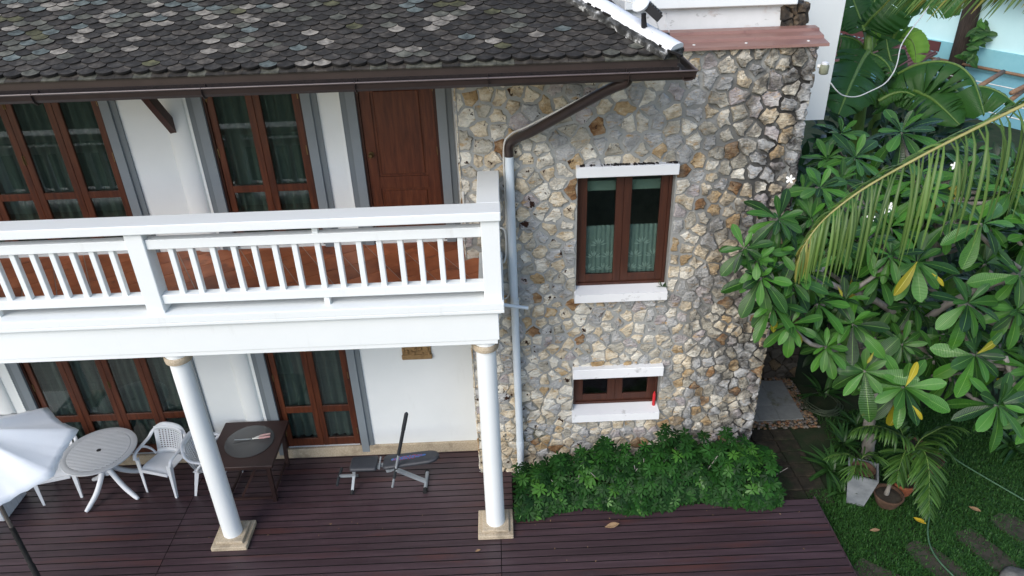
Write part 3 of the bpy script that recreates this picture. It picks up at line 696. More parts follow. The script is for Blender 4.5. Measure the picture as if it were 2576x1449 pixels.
for mt in ROOF:
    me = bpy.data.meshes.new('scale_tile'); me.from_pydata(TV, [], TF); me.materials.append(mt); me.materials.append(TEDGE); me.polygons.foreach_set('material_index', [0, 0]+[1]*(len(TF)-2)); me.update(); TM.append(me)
EXP = .0632; CPI = .159
rt = []; rr = random.Random(21)
patch = [(rr.uniform(-5.5, 1), rr.uniform(.25, 1.1), rr.uniform(.25, .6)) for _ in range(9)]
def tcol(x, y):
    d = max(0, min(1, (y-.05)/.8)); left = max(0, min(1, (.4-x)/4)); p = .09+.36*d*(.5+.6*left)
    if any((x-a)**2+((y-b)*1.6)**2 < c*c for a, b, c in patch): p += .16
    if rr.random() < p: return rr.choices([3, 4, 5, 6], [3.4, 2.2, .7+1.6*d, .9])[0]
    return rr.choices([0, 1, 2, 4], [3.2, 3, 2.4, .35])[0]
for k in range(0, 48):
    yk = EY+EXP*k+.012
    xo = (k % 2)*CPI/2
    for i in range(-62, 14):
        x = i*CPI+xo-.02
        if x > XR-(yk-EY)+.02 or x < -9.5: continue
        rt.append((k, x, yk))
nobj = 0; rb = {}
for k, x, yk in rt:
    y = yk; a = math.atan(.5016)-.125+rr.uniform(-.02, .02)
    p0 = Vector((x+rr.uniform(-.004, .004), y-.012, rz(y)+.017+rr.uniform(-.003, .003)))
    up_ = Vector((0, math.cos(a), math.sin(a))); nn = Vector((0, -math.sin(a), math.cos(a)))
    yaw = rr.uniform(-.03, .03); xx = Vector((math.cos(yaw), 0, 0))+up_*math.sin(yaw); yy = nn.cross(xx).normalized(); xx = yy.cross(nn)
    M4 = Matrix.Identity(4); org = p0+yy*.165
    for i in range(3): M4[i][0], M4[i][1], M4[i][2], M4[i][3] = xx[i], yy[i], nn[i], org[i]
    c = tcol(x, y)
    if 0 <= k <= 7 and -4.7 < x and nobj < 300: putm('tile', TM[c], roof, M4); nobj += 1
    else: rb.setdefault(c, []).append(M4)
rest = MB()
for c, ms in rb.items():
    for M4 in ms:
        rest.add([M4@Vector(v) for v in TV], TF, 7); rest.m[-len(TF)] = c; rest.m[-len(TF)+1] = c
for i in range(-120, 24):                   # straight starter course along the eave
    x = i*.159
    if x > XR-.06 or x < -9.5: continue
    sc_ = MB(); a = AL-.09; y0_, z0_ = EY-.012, rz(EY)-.004
    rest.obox((x, y0_+.04*math.cos(a), z0_+.04*math.sin(a)), (Vector((1, 0, 0)), Vector((0, math.cos(a), math.sin(a))), Vector((0, -math.sin(a), math.cos(a)))), .078, .05, .006, rr.choice((1, 2, 2, 4)))
# the end slope past the hip
for k in range(0, 30):
    xk = XR-EXP*k+.02
    for i in range(0, 24):
        y = EY+i*CPI+(k % 2)*CPI/2
        if y < EY+(XR-xk)-.02 or y > 3.1: continue
        a = AL-.075; up_ = Vector((-math.cos(a), 0, math.sin(a))); nn = Vector((math.sin(a), 0, math.cos(a))); xx = up_.cross(nn)
        org = Vector((xk, y, EZ+.5016*(XR-xk)+.014))+up_*.165
        M4 = Matrix.Identity(4)
        for q in range(3): M4[q][0], M4[q][1], M4[q][2], M4[q][3] = xx[q], up_[q], nn[q], org[q]
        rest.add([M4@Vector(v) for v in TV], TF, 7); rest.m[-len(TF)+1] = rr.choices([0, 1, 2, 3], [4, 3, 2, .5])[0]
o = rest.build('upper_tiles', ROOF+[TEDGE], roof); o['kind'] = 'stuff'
# hip capping
hd = Vector((-1, 1, .5016)).normalized(); h0 = Vector((XR-.04, EY+.02, EZ+.045)); sdv = hd.cross(Vector((0, 0, 1))).normalized(); upv = sdv.cross(hd)
hc = MB(); hm = MB(); prof = [(-.105, .015), (-.10, .045), (-.085, .062), (-.03, .074), (.03, .074), (.085, .062), (.10, .045), (.105, .015)]
nseg = 40; L = 2.6
vs = []
for i in range(nseg+1):
    c = h0+hd*(L*i/nseg)
    vs += [c+sdv*(a+random.uniform(-.003, .003))+upv*(b+random.uniform(-.003, .003)) for a, b in prof]
n = len(prof); hc.add(vs, [(i*n+j, i*n+j+1, (i+1)*n+j+1, (i+1)*n+j) for i in range(nseg) for j in range(n-1)]+[tuple(range(n))])
hcap = hc.build('hip_cap', HIPW, house, True, 60)
vs = []; prof = [(-.145, -.05), (-.150, .0), (-.104, .022), (.104, .022), (.150, 0), (.145, -.05)]
for i in range(nseg*2+1):
    c = h0+hd*(L*i/nseg/2)
    vs += [c+sdv*(a*random.uniform(.94, 1.08))+upv*(b+random.uniform(-.006, .004)) for a, b in prof]
n = len(prof); hm.add(vs, [(i*n+j, i*n+j+1, (i+1)*n+j+1, (i+1)*n+j) for i in range(nseg*2) for j in range(n-1)]+[tuple(range(n))])
hm.build('mortar_edge', HIPD, hcap)
# fascia, gutter, brace
f = MB(); f.box(-9.6, XR-.02, EY-.002, EY+.022, 5.792, 5.857); f.box(XR-.04, XR-.018, EY+.022, 3.1, 5.792, 5.857); f.box(-9.6, XR-.04, EY+.03, EY+.05, 5.70, 5.86)
f.build('fascia', GUTTER, house)
def gutter_run(mb, a, b, out, z):
    """profile swept from a to b; out = outward unit vector"""
    a, b, o = Vector(a), Vector(b), Vector(out)
    pr_ = [(.0, -.05), (.0, -.075), (.03, -.082), (.085, -.078), (.112, -.05), (.120, -.010), (.126, .0), (.120, .006), (.114, 0), (.106, -.048), (.082, -.070), (.03, -.074), (.008, -.068), (.008, -.05)]
    n = len(pr_); vs = [p+o*x+Vector((0, 0, z+h)) for p in (a, b) for x, h in pr_]
    mb.add(vs, [(i, (i+1) % n, n+(i+1) % n, n+i) for i in range(n)]+[tuple(range(n)), tuple(range(n, 2*n))])
gm = MB(); gutter_run(gm, (-9.6, EY-.006, 0), (XR+.125, EY-.006, 0), (0, -1, 0), 5.775); gut = gm.build('gutter', GUTTER, house)
gm = MB(); gutter_run(gm, (XR+.008, EY-.126, 0), (XR+.008, 3.1, 0), (1, 0, 0), 5.775); gm.build('gutter', GUTTER, house)
q = MB(); q.box(-9.6, XR+.0, EY-.012, EY-.0065, 5.70, 5.793); q.build('gutter_muck', LEAFDEBRIS, gut)
bead = MB(); bead.tube([(-9.6, EY-.131, 5.781), (XR+.132, EY-.131, 5.781)], .0085, 8); bead.tube([(XR+.133, EY-.131, 5.781), (XR+.133, 3.1, 5.781)], .0085, 8); bead.build('gutter_lip', mat('gutter_lip_highlight', [(.075, .055, .05), (.115, .09, .085)], 6, (1, 5, 5), rough=.32, spec=.6), gut, True, 60)  # bead in a lighter brown, the lip's highlight put into its colour
mk = MB(); nn = 160
vs = [(x, y, 5.722+random.uniform(0, .022)) for x in np.linspace(-9.5, XR+.05, nn) for y in (EY-.012, EY-.05, EY-.095)]
mk.add(vs, [(i*3+j, i*3+j+1, i*3+j+4, i*3+j+3) for i in range(nn-1) for j in range(2)]); mk.build('gutter_muck', LEAFDEBRIS, gut)
for x in (-6.1, -4.93, -3.79, -2.33, -1.0, .16, 1.39):
    q = MB(); pts = [(x, EY-.006-a, 5.775+b) for a, b in ((.004, .016), (.004, -.079), (.03, -.087), (.087, -.083), (.117, -.053), (.126, -.008), (.131, .003), (.118, .009))]
    for a, b in zip(pts, pts[1:]): q.bar(a, b, .03, .004, up=(1, 0, 0))
    q.build('gutter_bracket', GUTTER, gut)
br = MB(); br.bar((-3.43, W-.0, 4.93), (-3.43, .40, 6.13), .075, .115, up=(0, 0, 1)); br.build('eave_brace', WOODD, house)
br = MB(); br.bar((-6.8, W-.0, 4.93), (-6.8, .40, 6.13), .075, .115, up=(0, 0, 1)); br.build('eave_brace', WOODD, house)
# downpipe
dp = MB(); y = S-.075
dp.tube(bez([(1.39, -.19, 5.72), (1.37, -.16, 5.67), (1.20, .0, 5.55), (.60, .64, 5.02), (.42, .86, 4.87), (.345, y, 4.78), (.337, y, 4.66)], 40), .05, 16); dpo = dp.build('downpipe', GUTTER, house, True, 60)
q = MB(); q.tube([(.338, y, 4.67), (.345, y, 3.0), (.36, y, .9), (.365, y, -.2)], .048, 20); q.build('pale_pipe', PVC, dpo, True, 60)
q = MB(); q.tube([(.352, y, 2.86), (.352, y, 2.74)], .053, 20); q.build('pipe_socket', PVC, dpo, True, 60); 
q = MB(); q.tube([(.362, y, .62), (.362, y, .50)], .053, 20); q.build('pipe_socket', PVC, dpo, True, 60)
q = MB(); q.tube(bez([(1.1, .10, 5.515), (.55, .70, 5.055), (.36, .90, 4.905), (.285, S-.03, 4.74), (.283, S-.03, 4.2), (.292, S-.03, 3.2), (.298, S-.03, 2.97), (.27, S-.04, 2.88), (.23, S-.05, 2.85)], 60), .011, 8); q.build('wall_cable', CABLE, house, True, None)
q = MB(); q.tube(bez([(-.19, .968, 4.25), (-.19, .966, 3.83), (-.17, .966, 3.78), (.02, .966, 3.79), (.22, .93, 3.80), (.27, .92, 3.72), (.265, .92, 3.45), (.235, .93, 3.35)], 50), .012, 8); q.build('wall_cable', CABLE, house, True, None)
q = MB(); q.tube([(.15, .60, 2.98), (.50, .62, 2.90)], .022, 12); q.build('drain_stub', PVC, bal, True, 60)

# upper parts over the stone wall: flashing, set-back white wall, stone pillar, rear wing
fm = MB(); P_ = [(S-.055, 5.700), (S-.05, 5.728), (S+.10, 5.752), (S+.12, 5.778), (S+.24, 5.80), (S+.26, 5.826), (S+.38, 5.835), (S+.38, 5.80), (S+.1, 5.73)]
fm.extrude([(1.70, a, b) for a, b in P_], (1.955, 0, 0)); flo2 = fm.build('roof_flashing', FLASH, house)
for x in (2.28, 2.82, 3.47):
    q = MB(); q.lathe([(.016, 0), (.016, .008), (.008, .012)], (x+random.uniform(-.01, .01), S+.03, 5.738), 8); q.build('screw', CABLE, flo2)
q = MB(); q.box(1.6, 3.30, 1.40, 3.1, 5.70, 6.05); q.box(1.6, 3.0, 3.1, 6, 5.7, 7.6); q.build('wall', OLDWHITE, house)
q = MB(); q.box(1.6, 3.42, 1.32, 3.1, 6.052, 6.50, c=.01); q.build('parapet', WHITE, house)
q = MB(); rp_ = random.Random(3)
pc = MB(); pc.box(3.30, 3.54, 1.41, 1.8, 5.70, 6.05); pco = pc.build('stone_pillar', MORTAR, house)
for p, poly in voronoi(3.28, 3.56, 5.80, 6.06, .14, [], 4): stone_mesh(q, poly, p, .003, .05, rp_, lambda a, b, h: (a, 1.41-h, b), 4)
for p, poly in voronoi(1.4, 1.8, 5.75, 6.06, .16, [], 6): stone_mesh(q, poly, p, .003, .05, rp_, lambda a, b, h: (3.54+h, a, b), 4)
DARKST = mat('blackened_stone', [(.012, .011, .010), (.05, .04, .03), (.22, .16, .10)], 7, rough=.9, bump=.8, bscale=20, contrast=1.1)
q.build('pillar_stones', [DARKST]*5, pco, True, 40)
q = MB(); q.box(3.58, 4.70, 3.0, 6.0, 4.29, 7.4); q.build('rear_wing_wall', WALLW, house)
bw = MB(); bw.box(3.5, 5.1, 3.16, 3.5, GZ-.02, 2.4); bwo = bw.build('rear_stone_wall', SOIL, house)
q = MB()
for p, poly in voronoi(3.55, 5.1, GZ, 2.4, .2, [], 31): stone_mesh(q, poly, p, .008, .03, rng, lambda a, b, h: (a, 3.16-h, b), rng.choice((0, 1, 2, 2, 1)))
RST = [mat('shaded_rear_stone_'+str(i_), c_, 6, rough=.9, bump=.6, bscale=22) for i_, c_ in enumerate(([(.05, .035, .02), (.12, .085, .05)], [(.035, .03, .025), (.09, .08, .065)], [(.02, .018, .015), (.06, .05, .04)]))]  # shade of wing and trees put into these darker stone colours
q.build('rear_stones', RST, bwo, True, 32)['kind'] = 'stuff'

# ------------------------------------------------------------------ things on the deck and the house
# round plastic table
t = empty('round_table', (-5.34, .955, 0), R_(3), 'round white plastic garden table with ribbed grey top on four curved legs', 'table')
m = MB(); m.lathe([(.44, .690), (.468, .692), (.478, .705), (.474, .716), (.44, .720), (.40, .719), (.395, .716)], n=56); top = m.build('table_top', GPLASTIC, t, True, 40, True)
for i in range(27):
    yy = -.377+i*.029; hw = math.sqrt(max(0, .392**2-yy*yy)); sl_ = MB()
    sl_.box(-hw, hw, yy-.0105, yy+.0105, .712, .7225, c=.002); sl_.build('slat', GPLASTIC, top, local=True)
q = MB(); q.lathe([(.03, .716), (.03, .7245), (.012, .7245)], n=16); q.build('centre_cap', BLACK, top, local=True); 
q = MB(); q.lathe([(.05, .30), (.062, .34), (.058, .55), (.09, .66), (.12, .692)], n=16); q.build('pedestal', PLASTIC, t, True, 40, True)
for (fx, fy) in ((-.21, -.42), (.42, -.25), (-.375, .21), (.42, .33)):
    d = Vector((fx, fy, 0)); k = d.length; d.normalize(); q = MB()
    pts = bez([d*.03+Vector((0, 0, .50)), d*.10+Vector((0, 0, .34)), d*(k*.52)+Vector((0, 0, .16)), d*(k*.86)+Vector((0, 0, .055)), d*k+Vector((0, 0, .025))], 14)
    q.tube(pts, [.036]*9+[.034, .033, .031, .029, .027, .020], 10, flat=1.0); q.build('leg', PLASTIC, t, True, 60, True)
# moulded plastic armchair, modelled facing -y
def make_chair(loc, rz_, label):
    c = empty('plastic_armchair', loc, rz_, label, 'chair', 'white plastic armchairs on the deck')
    m = MB(); nx, ny = 8, 8; top_, bot = [], []
    for i in range(ny+1):
        for k in range(nx+1):
            a, b = -1+2*k/nx, i/ny; hw = .225-.03*b
            x, yv = a*hw, -.225+b*.43; z = .425-.035*b+.018*a*a-.012*math.cos(b*3)*(1 if b < .2 else 0)-(.03*max(0, .12-b)/.12)
            top_.append((x, yv, z)); bot.append((x, yv, z-.012))
    n = (nx+1)*(ny+1); F = []
    for i in range(ny):
        for k in range(nx): a = i*(nx+1)+k; F += [(a, a+1, a+nx+2, a+nx+1), (n+a, n+a+nx+1, n+a+nx+2, n+a+1)]
    ed = [k for k in range(nx+1)]+[i*(nx+1)+nx for i in range(1, ny+1)]+[ny*(nx+1)+k for k in range(nx-1, -1, -1)]+[i*(nx+1) for i in range(ny-1, 0, -1)]
    F += [(ed[i], n+ed[i], n+ed[(i+1) % len(ed)], ed[(i+1) % len(ed)]) for i in range(len(ed))]
    m.add(top_+bot, F); m.bar((-.2, -.232, .395), (.2, -.232, .395), .012, .05); m.build('seat', PLASTIC, c, True, 50, True)
    def bk(a, h):                              # back surface: a -1..1 across, h 0..1 up
        ang = a*.62; r = .37; return Vector((math.sin(ang)*r*(1+.08*h), .19-r*(1-math.cos(ang))*1.0+.085*h, .405+h*.41))
    m = MB(); NX, NY = 9, 9
    for i in range(NX):
        for k in range(NY):
            a0, a1, b0, b1 = -.80+1.6*i/NX, -.80+1.6*(i+1)/NX, .17+.70*k/NY, .17+.70*(k+1)/NY
            cs = [bk(a0, b0), bk(a1, b0), bk(a1, b1), bk(a0, b1)]; ctr = sum(cs, Vector())/4
            ds = [ctr+((cs[q]+cs[(q+1) % 4])/2-ctr)*(.80 if q % 2 == 0 else .74) for q in range(4)]
            m.add(cs+ds, [f for q in range(4) for f in ((q, (q+1) % 4, 4+q), ((q+1) % 4, 4+(q+1) % 4, 4+q))])
    for a0, a1, b0, b1 in ((-1, 1, .0, .17), (-1, -.80, .17, .87), (.80, 1, .17, .87), (-1, 1, .87, 1.0)):
        k = 10; vs = [bk(a0+(a1-a0)*i/k, b) for b in (b0, b1) for i in range(k+1)]; m.add(vs, [(i, i+1, k+2+i, k+1+i) for i in range(k)])
    me = m.mesh('backrest', PLASTIC, True, None); b = put('backrest', me, c, local=True)
    so_ = b.modifiers.new('thick', 'SOLIDIFY'); so_.thickness = .009
    fr = MB()
    path = [(-.275, -.215, .56), (-.285, -.17, .635), (-.29, -.02, .655), (-.285, .12, .675), (-.262, .20, .735), (-.16, .265, .815), (0, .285, .832), (.16, .265, .815), (.262, .20, .735), (.285, .12, .675), (.29, -.02, .655), (.285, -.17, .635), (.275, -.215, .56)]
    fr.tube(bez(path, 48), .026, 8, flat=.62); fr.build('arm_rail', PLASTIC, c, True, 60, True)
    for s in (-1, 1):
        q = MB(); q.tube(bez([(s*.225, .10, .42), (s*.268, .09, .50), (s*.285, .02, .60), (s*.288, -.05, .652)], 8), .018, 8, flat=.6); q.build('arm_support', PLASTIC, c, True, 60, True)
        for (a, bb, tw) in (((s*.275, -.215, .56), (s*.25, -.245, 0), .03), ((s*.225, .16, .44), (s*.235, .265, 0), .026)):
            q = MB(); a, bb = Vector(a), Vector(bb); d = Vector((-s, 0, 0)); e = Vector((0, 1 if bb.y < 0 else -1, 0)); w0, w1 = .062, .030
            sec = [(0, 0), (1, 0), (1, .22), (.22, .22), (.22, 1), (0, 1)]
            vs = [a+d*(x*w0)+e*(yv*w0) for x, yv in sec]+[bb+d*(x*w1)+e*(yv*w1) for x, yv in sec]
            q.add(vs, [tuple(range(6)), tuple(range(11, 5, -1))]+[(i, (i+1) % 6, 6+(i+1) % 6, 6+i) for i in range(6)]); q.build('leg', PLASTIC, c, local=True)
    return c
make_chair((-4.555, 1.035, 0), R_(-16.5), 'white plastic armchair with lattice back standing right of the round table, facing the lawn')
make_chair((-3.875, .975, 0), R_(86), 'white plastic armchair half hidden behind the left column, tucked up to the dark table')
make_chair((-6.02, .995, 0), R_(14.5), 'white plastic armchair mostly covered by the parasol, left of the round table')
# dark square table with a smoked disc
t = empty('dark_table', (-3.325, .95, 0), 0, 'square dark brown outdoor table with braced legs beside the double door', 'table')
m = MB(); m.box(-.445, .445, -.46, .46, .69, .738, c=.006); m.build('table_top', DTABLE, t, local=True)
m = MB(); 
for a, b in (((-.38, -.40), (.38, -.40)), ((-.38, .40), (.38, .40)), ((-.38, -.40), (-.38, .40)), ((.38, -.40), (.38, .40))): m.bar((*a, .665), (*b, .665), .025, .05)
m.build('apron', DTABLE, t, local=True)
for sx in (-1, 1):
    for sy in (-1, 1):
        q = MB(); q.bar((sx*.36, sy*.385, .69), (sx*.325, sy*.335, 0), .05, .05, up=(1, 0, 0)); q.build('leg', DTABLE, t, local=True)
    q = MB(); q.bar((sx*.30, -.345, .055), (sx*.30, .345, .055), .025, .03); q.build('stretcher', DTABLE, t, local=True)
q = MB(); q.bar((-.31, -.337, .06), (.31, -.337, .06), .025, .03); q.build('stretcher', DTABLE, t, local=True)
q = MB(); q.bar((.20, -.38, .66), (-.12, -.30, .07), .028, .028, up=(0, 1, 0)); q.build('diagonal_brace', DTABLE, t, local=True)
d = MB(); d.lathe([(.318, 0), (.326, .003), (.326, .007), (.318, .010)], (-3.31, .985, .7385), 48); tag(d.build('glass_disc', SMOKE, None, True, 30), 'round smoked grey glass disc lying on the dark table', 'glass plate')
sh = empty('garden_shears', (-3.27, 1.0, .75), R_(12), 'open garden shears with worn pink handles lying on the glass disc', 'shears')
for s, up2 in ((1, .0), (-1, .012)):
    q = MB(); q.add([(0, -.012, .012+up2), (-.02, .016*s, .012+up2), (-.235, .045*s+.012, .014+up2), (-.245, .045*s+.002, .014+up2), (0, -.012, .018+up2), (-.02, .016*s, .018+up2), (-.235, .045*s+.012, .017+up2), (-.245, .045*s+.002, .017+up2)], [(3, 2, 1, 0), (4, 5, 6, 7), (0, 1, 5, 4), (1, 2, 6, 5), (2, 3, 7, 6), (3, 0, 4, 7)]); q.build('blade', BLACK if s < 0 else STEEL, sh, local=True)
    q = MB(); q.tube([(0, 0, .015+up2), (.05, .02*s, .022+up2), (.10, .028*s, .024+up2)], .009, 8); q.build('tang', CABLE, sh, True, 60, True)
    q = MB(); q.tube([(.09, .027*s, .024+up2), (.15, .034*s, .026+up2), (.235, .036*s, .026+up2)], [.013, .016, .013], 10); q.build('grip', PINK, sh, True, 60, True)
# weight bench
b = empty('exercise_bench', (-1.45, .80, 0), 0, 'folding exercise bench with charcoal pads and upright grip bar by the white wall', 'exercise bench')
def pad(name, x0, x1, w0, w1, z0, z1, th, tail):
    m = MB(); n = 26; out = []
    def hw(u): 
        e = min(u*12, 1); e2 = min((1-u)*(5 if tail else 12), 1); return (w0+(w1-w0)*u)*(1-(1-e)**3*.22)*(math.sqrt(max(.02, 1-(1-e2)**2)) if tail else 1-(1-e2)**3*.22)
    V = []; k = 7
    for i in range(n+1):
        u = i/n; h = hw(u); x = x0+(x1-x0)*u; z = z0+(z1-z0)*u
        for yv, zz in ((-1, -.3), (-.96, .35), (-.8, .92), (-.35, 1), (.35, 1), (.8, .92), (.96, .35), (1, -.3), (.9, -1), (-.9, -1)): V.append((x, yv*h, z+zz*th/2-(.012 if i in (0, n) and zz > .3 else 0)))
    k = 10; F = [(i*k+j, i*k+(j+1) % k, (i+1)*k+(j+1) % k, (i+1)*k+j) for i in range(n) for j in range(k)]+[tuple(range(k)), tuple(range(n*k, n*k+k))]
    m.add(V, F); return m.build(name, VINYL, b, True, 60, True)
pad('seat_pad', -.50, -.135, .135, .14, .425, .425, .055, False)
bp_ = pad('back_pad', -.055, .71, .135, .115, .43, .515, .055, True)
q = MB(); q.bar((-.40, 0, .395), (.05, 0, .385), .04, .04); q.bar((.05, 0, .375), (.30, 0, .44), .035, .03); q.build('spine', STEEL, b, local=True)
q = MB(); q.bar((-.46, 0, .40), (-.485, -.0, .20), .04, .04, up=(1, 0, 0)); q.bar((-.485, 0, .215), (-.515, -.10, .03), .04, .035, up=(1, 0, 0)); q.bar((-.48, .0, .215), (-.495, .19, .03), .04, .035, up=(1, 0, 0)); q.build('leg', STEEL, b, local=True)
for a, c_ in (((-.513, -.095, .04), (-.522, -.145, .012)), ((-.495, .18, .04), (-.499, .22, .012))):
    q = MB(); q.tube([a, c_], .024, 10); q.build('foot_cap', RUBBER, b, True, 60, True)
q = MB(); q.bar((-.485, 0, .215), (-.685, 0, .215), .03, .03); q.build('ankle_arm', STEEL, b, local=True)
for s in (-1, 1):
    q = MB(); q.tube([(-.69, s*.015, .215), (-.672 if s > 0 else -.70, s*.135, .23 if s > 0 else .17)], .020, 12); q.build('ankle_roller', FOAM, b, True, 60, True)
q = MB(); q.bar((-.02, 0, .37), (.49, 0, .05), .045, .045, up=(0, 0, 1)); q.build('rear_strut', STEEL, b, local=True)
q = MB(); q.bar((.02, -.03, .30), (.22, -.03, .42), .012, .04, up=(0, 0, 1)); q.bar((.02, .03, .30), (.22, .03, .42), .012, .04); q.bar((-.02, 0, .38), (.0, 0, .28), .07, .05); q.build('incline_link', STEEL, b, local=True)
q = MB(); q.tube([(.487, -.12, .028), (.492, .20, .028)], .026, 12); q.build('rear_foot', STEEL, b, True, 60, True)
for y0, y1 in ((-.185, -.115), (.195, .225)):
    q = MB(); q.tube([(.486, y0, .028), (.487, y1, .028)], .030, 12); q.build('foot_cap', RUBBER, b, True, 60, True)
q = MB(); q.tube([(-.105, -.10, .41), (-.105, .10, .44)], .012, 8); q.bar((-.14, -.05, .40), (-.10, -.05, .40), .05, .03); q.build('hinge_rod', STEEL, b, local=True)
bar0, bar1 = Vector((.048, -.145, .115)), Vector((.368, -.145, 1.385)); L_ = lambda u: bar0+(bar1-bar0)*u
q = MB(); q.tube([L_(0), L_(.46)], .0165, 12); br_ = q.build('grip_bar', STEEL, b, True, 60, True)
q = MB(); q.tube([L_(.13), L_(.27)], .021, 12); q.build('foam_sleeve', FOAM, br_, True, 60, True)
q = MB(); q.tube([L_(.45), L_(.455), L_(.78), L_(.785), L_(.985), L_(1)], [.02, .024, .024, .027, .027, .018], 14); q.build('foam_sleeve', FOAM, br_, True, 60, True)
q = MB(); q.tube([(.135, -.165, .43), (.14, -.02, .40)], .014, 10); q.build('pivot_bolt', STEEL, br_, True, 60, True)
tilt = math.atan2(.085, .765)
def lettering(s, size, x, yv, mt, dz=.0):
    cu = bpy.data.curves.new('lettering', 'FONT'); cu.body = s; cu.size = size; cu.extrude = .0008; cu.align_x = 'CENTER'; cu.align_y = 'CENTER'; cu.materials.append(mt); cu.shear = .25
    tmp = bpy.data.objects.new('tmp', cu); me = bpy.data.meshes.new_from_object(tmp); bpy.data.objects.remove(tmp)
    o = bpy.data.objects.new('lettering', me); COL.objects.link(o); o.parent = bp_; o.location = (x, yv, .43+(x+.055)/.765*.085+.0285+dz); o.rotation_euler = (0, -tilt, R_(2)); return o
q = MB(); zf = lambda x: .43+(x+.055)/.765*.085+.0282
pts = [(.06+.0*i, 0) for i in range(0)]
rr2 = random.Random(8); up_e, lo_e = [], []
for i in range(25):
    u_ = i/24; x = .055+.47*u_; hh = .030*math.sin(math.pi*min(1, .12+u_*.8))*(.7+.5*rr2.random())+.004
    up_e.append((x, .004+.018*u_+hh, zf(x))); lo_e.append((x, .004+.018*u_-hh, zf(x)))
q.add(up_e+lo_e, [(i, i+1, 26+i, 25+i) for i in range(24)]); q.build('printed_brush_stroke', BLUEINK, bp_, local=True)
lettering('AB', .075, .115, .0, REDINK, .001); lettering('KING', .105, .255, .005, REDINK, .001); lettering('PRO', .055, .42, .018, REDINK, .001)
# parasol
u = empty('parasol', (-5.35, -.79, -.2), 0, 'white cloth parasol with dark pole at the edge of the deck', 'parasol')
m = MB(); A0 = R_(30.5); nr = 10; na = 12; V = []; zr, za, R0 = 2.12, 2.56, .945
for s in range(8):
    for k in range(na):
        f_ = k/na
        for i in range(nr+1):
            rr_ = i/nr; edge = 1-.115*math.sin(math.pi*f_)*rr_**1.5; a = A0+R_(45)*(s+f_)
            sag = -.055*math.sin(math.pi*f_)*math.sin(math.pi*min(1, rr_*.95)); wr = .010*math.sin(f_*26+s)*rr_**4*(1-abs(2*f_-1)**2)
            rad = R0*rr_*edge; V.append((rad*math.cos(a), rad*math.sin(a), .2+za-(za-zr)*rr_**1.12+sag+wr))
n = nr+1; tot = 8*na
m.add(V, [(c*n+i, c*n+i+1, ((c+1) % tot)*n+i+1, ((c+1) % tot)*n+i) for c in range(tot) for i in range(nr)])
can = m.build('canopy', FABRIC, u, True, None, True); can.modifiers.new('thick', 'SOLIDIFY').thickness = .003
for s in range(8):
    a = A0+R_(45)*s; q = MB(); q.bar((.03*math.cos(a), .03*math.sin(a), .2+za-.02), (.925*math.cos(a), .925*math.sin(a), .2+zr-.012), .012, .012); q.build('rib', STEEL, u, local=True)
q = MB(); q.tube([(0, 0, 1.38), (0, 0, 2.72)], .021, 14); q.build('upper_pole', mat('grey_brown_pole', [(.10, .085, .075), (.17, .15, .13)], 9, rough=.6), u, True, 60, True)
q = MB(); q.tube([(0, 0, .21), (0, 0, .76), (0, 0, .77), (0, 0, 1.37)], [.033, .033, .028, .028], 14); q.build('lower_pole', mat('black_weathered_pole', [(.010, .010, .010), (.022, .02, .019)], 20, (1, 1, .5), rough=.8, bump=.6, bscale=30), u, True, 60, True)
q = MB(); q.lathe([(.23, .2), (.24, .21), (.23, .25), (.06, .28), (.045, .42)], n=24); q.build('foot', BLACK, u, True, 40, True)
# white storage box
bx_ = empty('storage_box', (-6.95, .70, 0), 0, 'white grooved storage box on the deck behind the parasol pole', 'storage box')
m = MB(); m.box(-.39, .39, -.255, .245, .01, .50, c=.004)
m.build('body', PLASTIC, bx_, local=True)
for i in range(5):
    q = MB(); q.box(.391, .401, -.25+.098*i, -.16+.098*i, .012, .49, c=.003); q.build('side_board', PLASTIC, bx_, local=True)
for i in range(8):
    q = MB(); q.box(-.385+.097*i, -.295+.097*i, -.266, -.256, .012, .49, c=.003); q.build('front_board', PLASTIC, bx_, local=True)
m = MB(); m.box(-.41, .41, -.28, .26, .502, .54, c=.008); m.build('lid', PLASTIC, bx_, local=True)
# carved relief on the wall
r = empty('carved_relief', (-.985, W, 1.66), 0, 'tan carved relief plaque hanging on the white wall under the balcony', 'wall carving')
m = MB(); m.box(-.205, .205, -.05, -.002, .0, .075, c=.012); m.box(-.195, .195, -.03, -.002, .07, .36, c=.008); m.build('plaque', CARVE, r, local=True)
rr3 = random.Random(2); q = MB()
for i in range(46):
    x, z, s = rr3.uniform(-.18, .18), rr3.uniform(.09, .34), rr3.uniform(.012, .03); q.add([(x+v.x*s, -.032+v.y*s*.8, z+v.z*s*1.3) for v in IV], IF)
q.build('carved_figures', CARVE, r, True, None, True)
q = MB(); q.lathe([(.018, 0), (.022, .02), (.02, .22), (.012, .235), (.008, .26)], (2.185, S+.055, 1.005), 14); tag(q.build('red_tube', RED, None, True, 40), 'slim red plastic tube standing on the lower window sill', 'tube')
# sprig growing on the upper sill
sp = empty('sill_weed', (2.16, S+.03, 2.89), 0, 'small green weed sprouting on the upper window sill', 'plant')
LP = leaf_proto(lambda u_: .10*math.sin(math.pi*min(1, u_**.8))+.004, 5); LPm = proto_mesh('weed_leaf', LP, STRAP)
for i in range(9):
    a = i*2.4; d = Vector((math.cos(a), math.sin(a)*.6-.3, .8+.3*math.sin(i))); putm('leaf', LPm, sp, frame(d, (0, 0, 1), Vector((2.16, S+.03, 2.885)), .10))
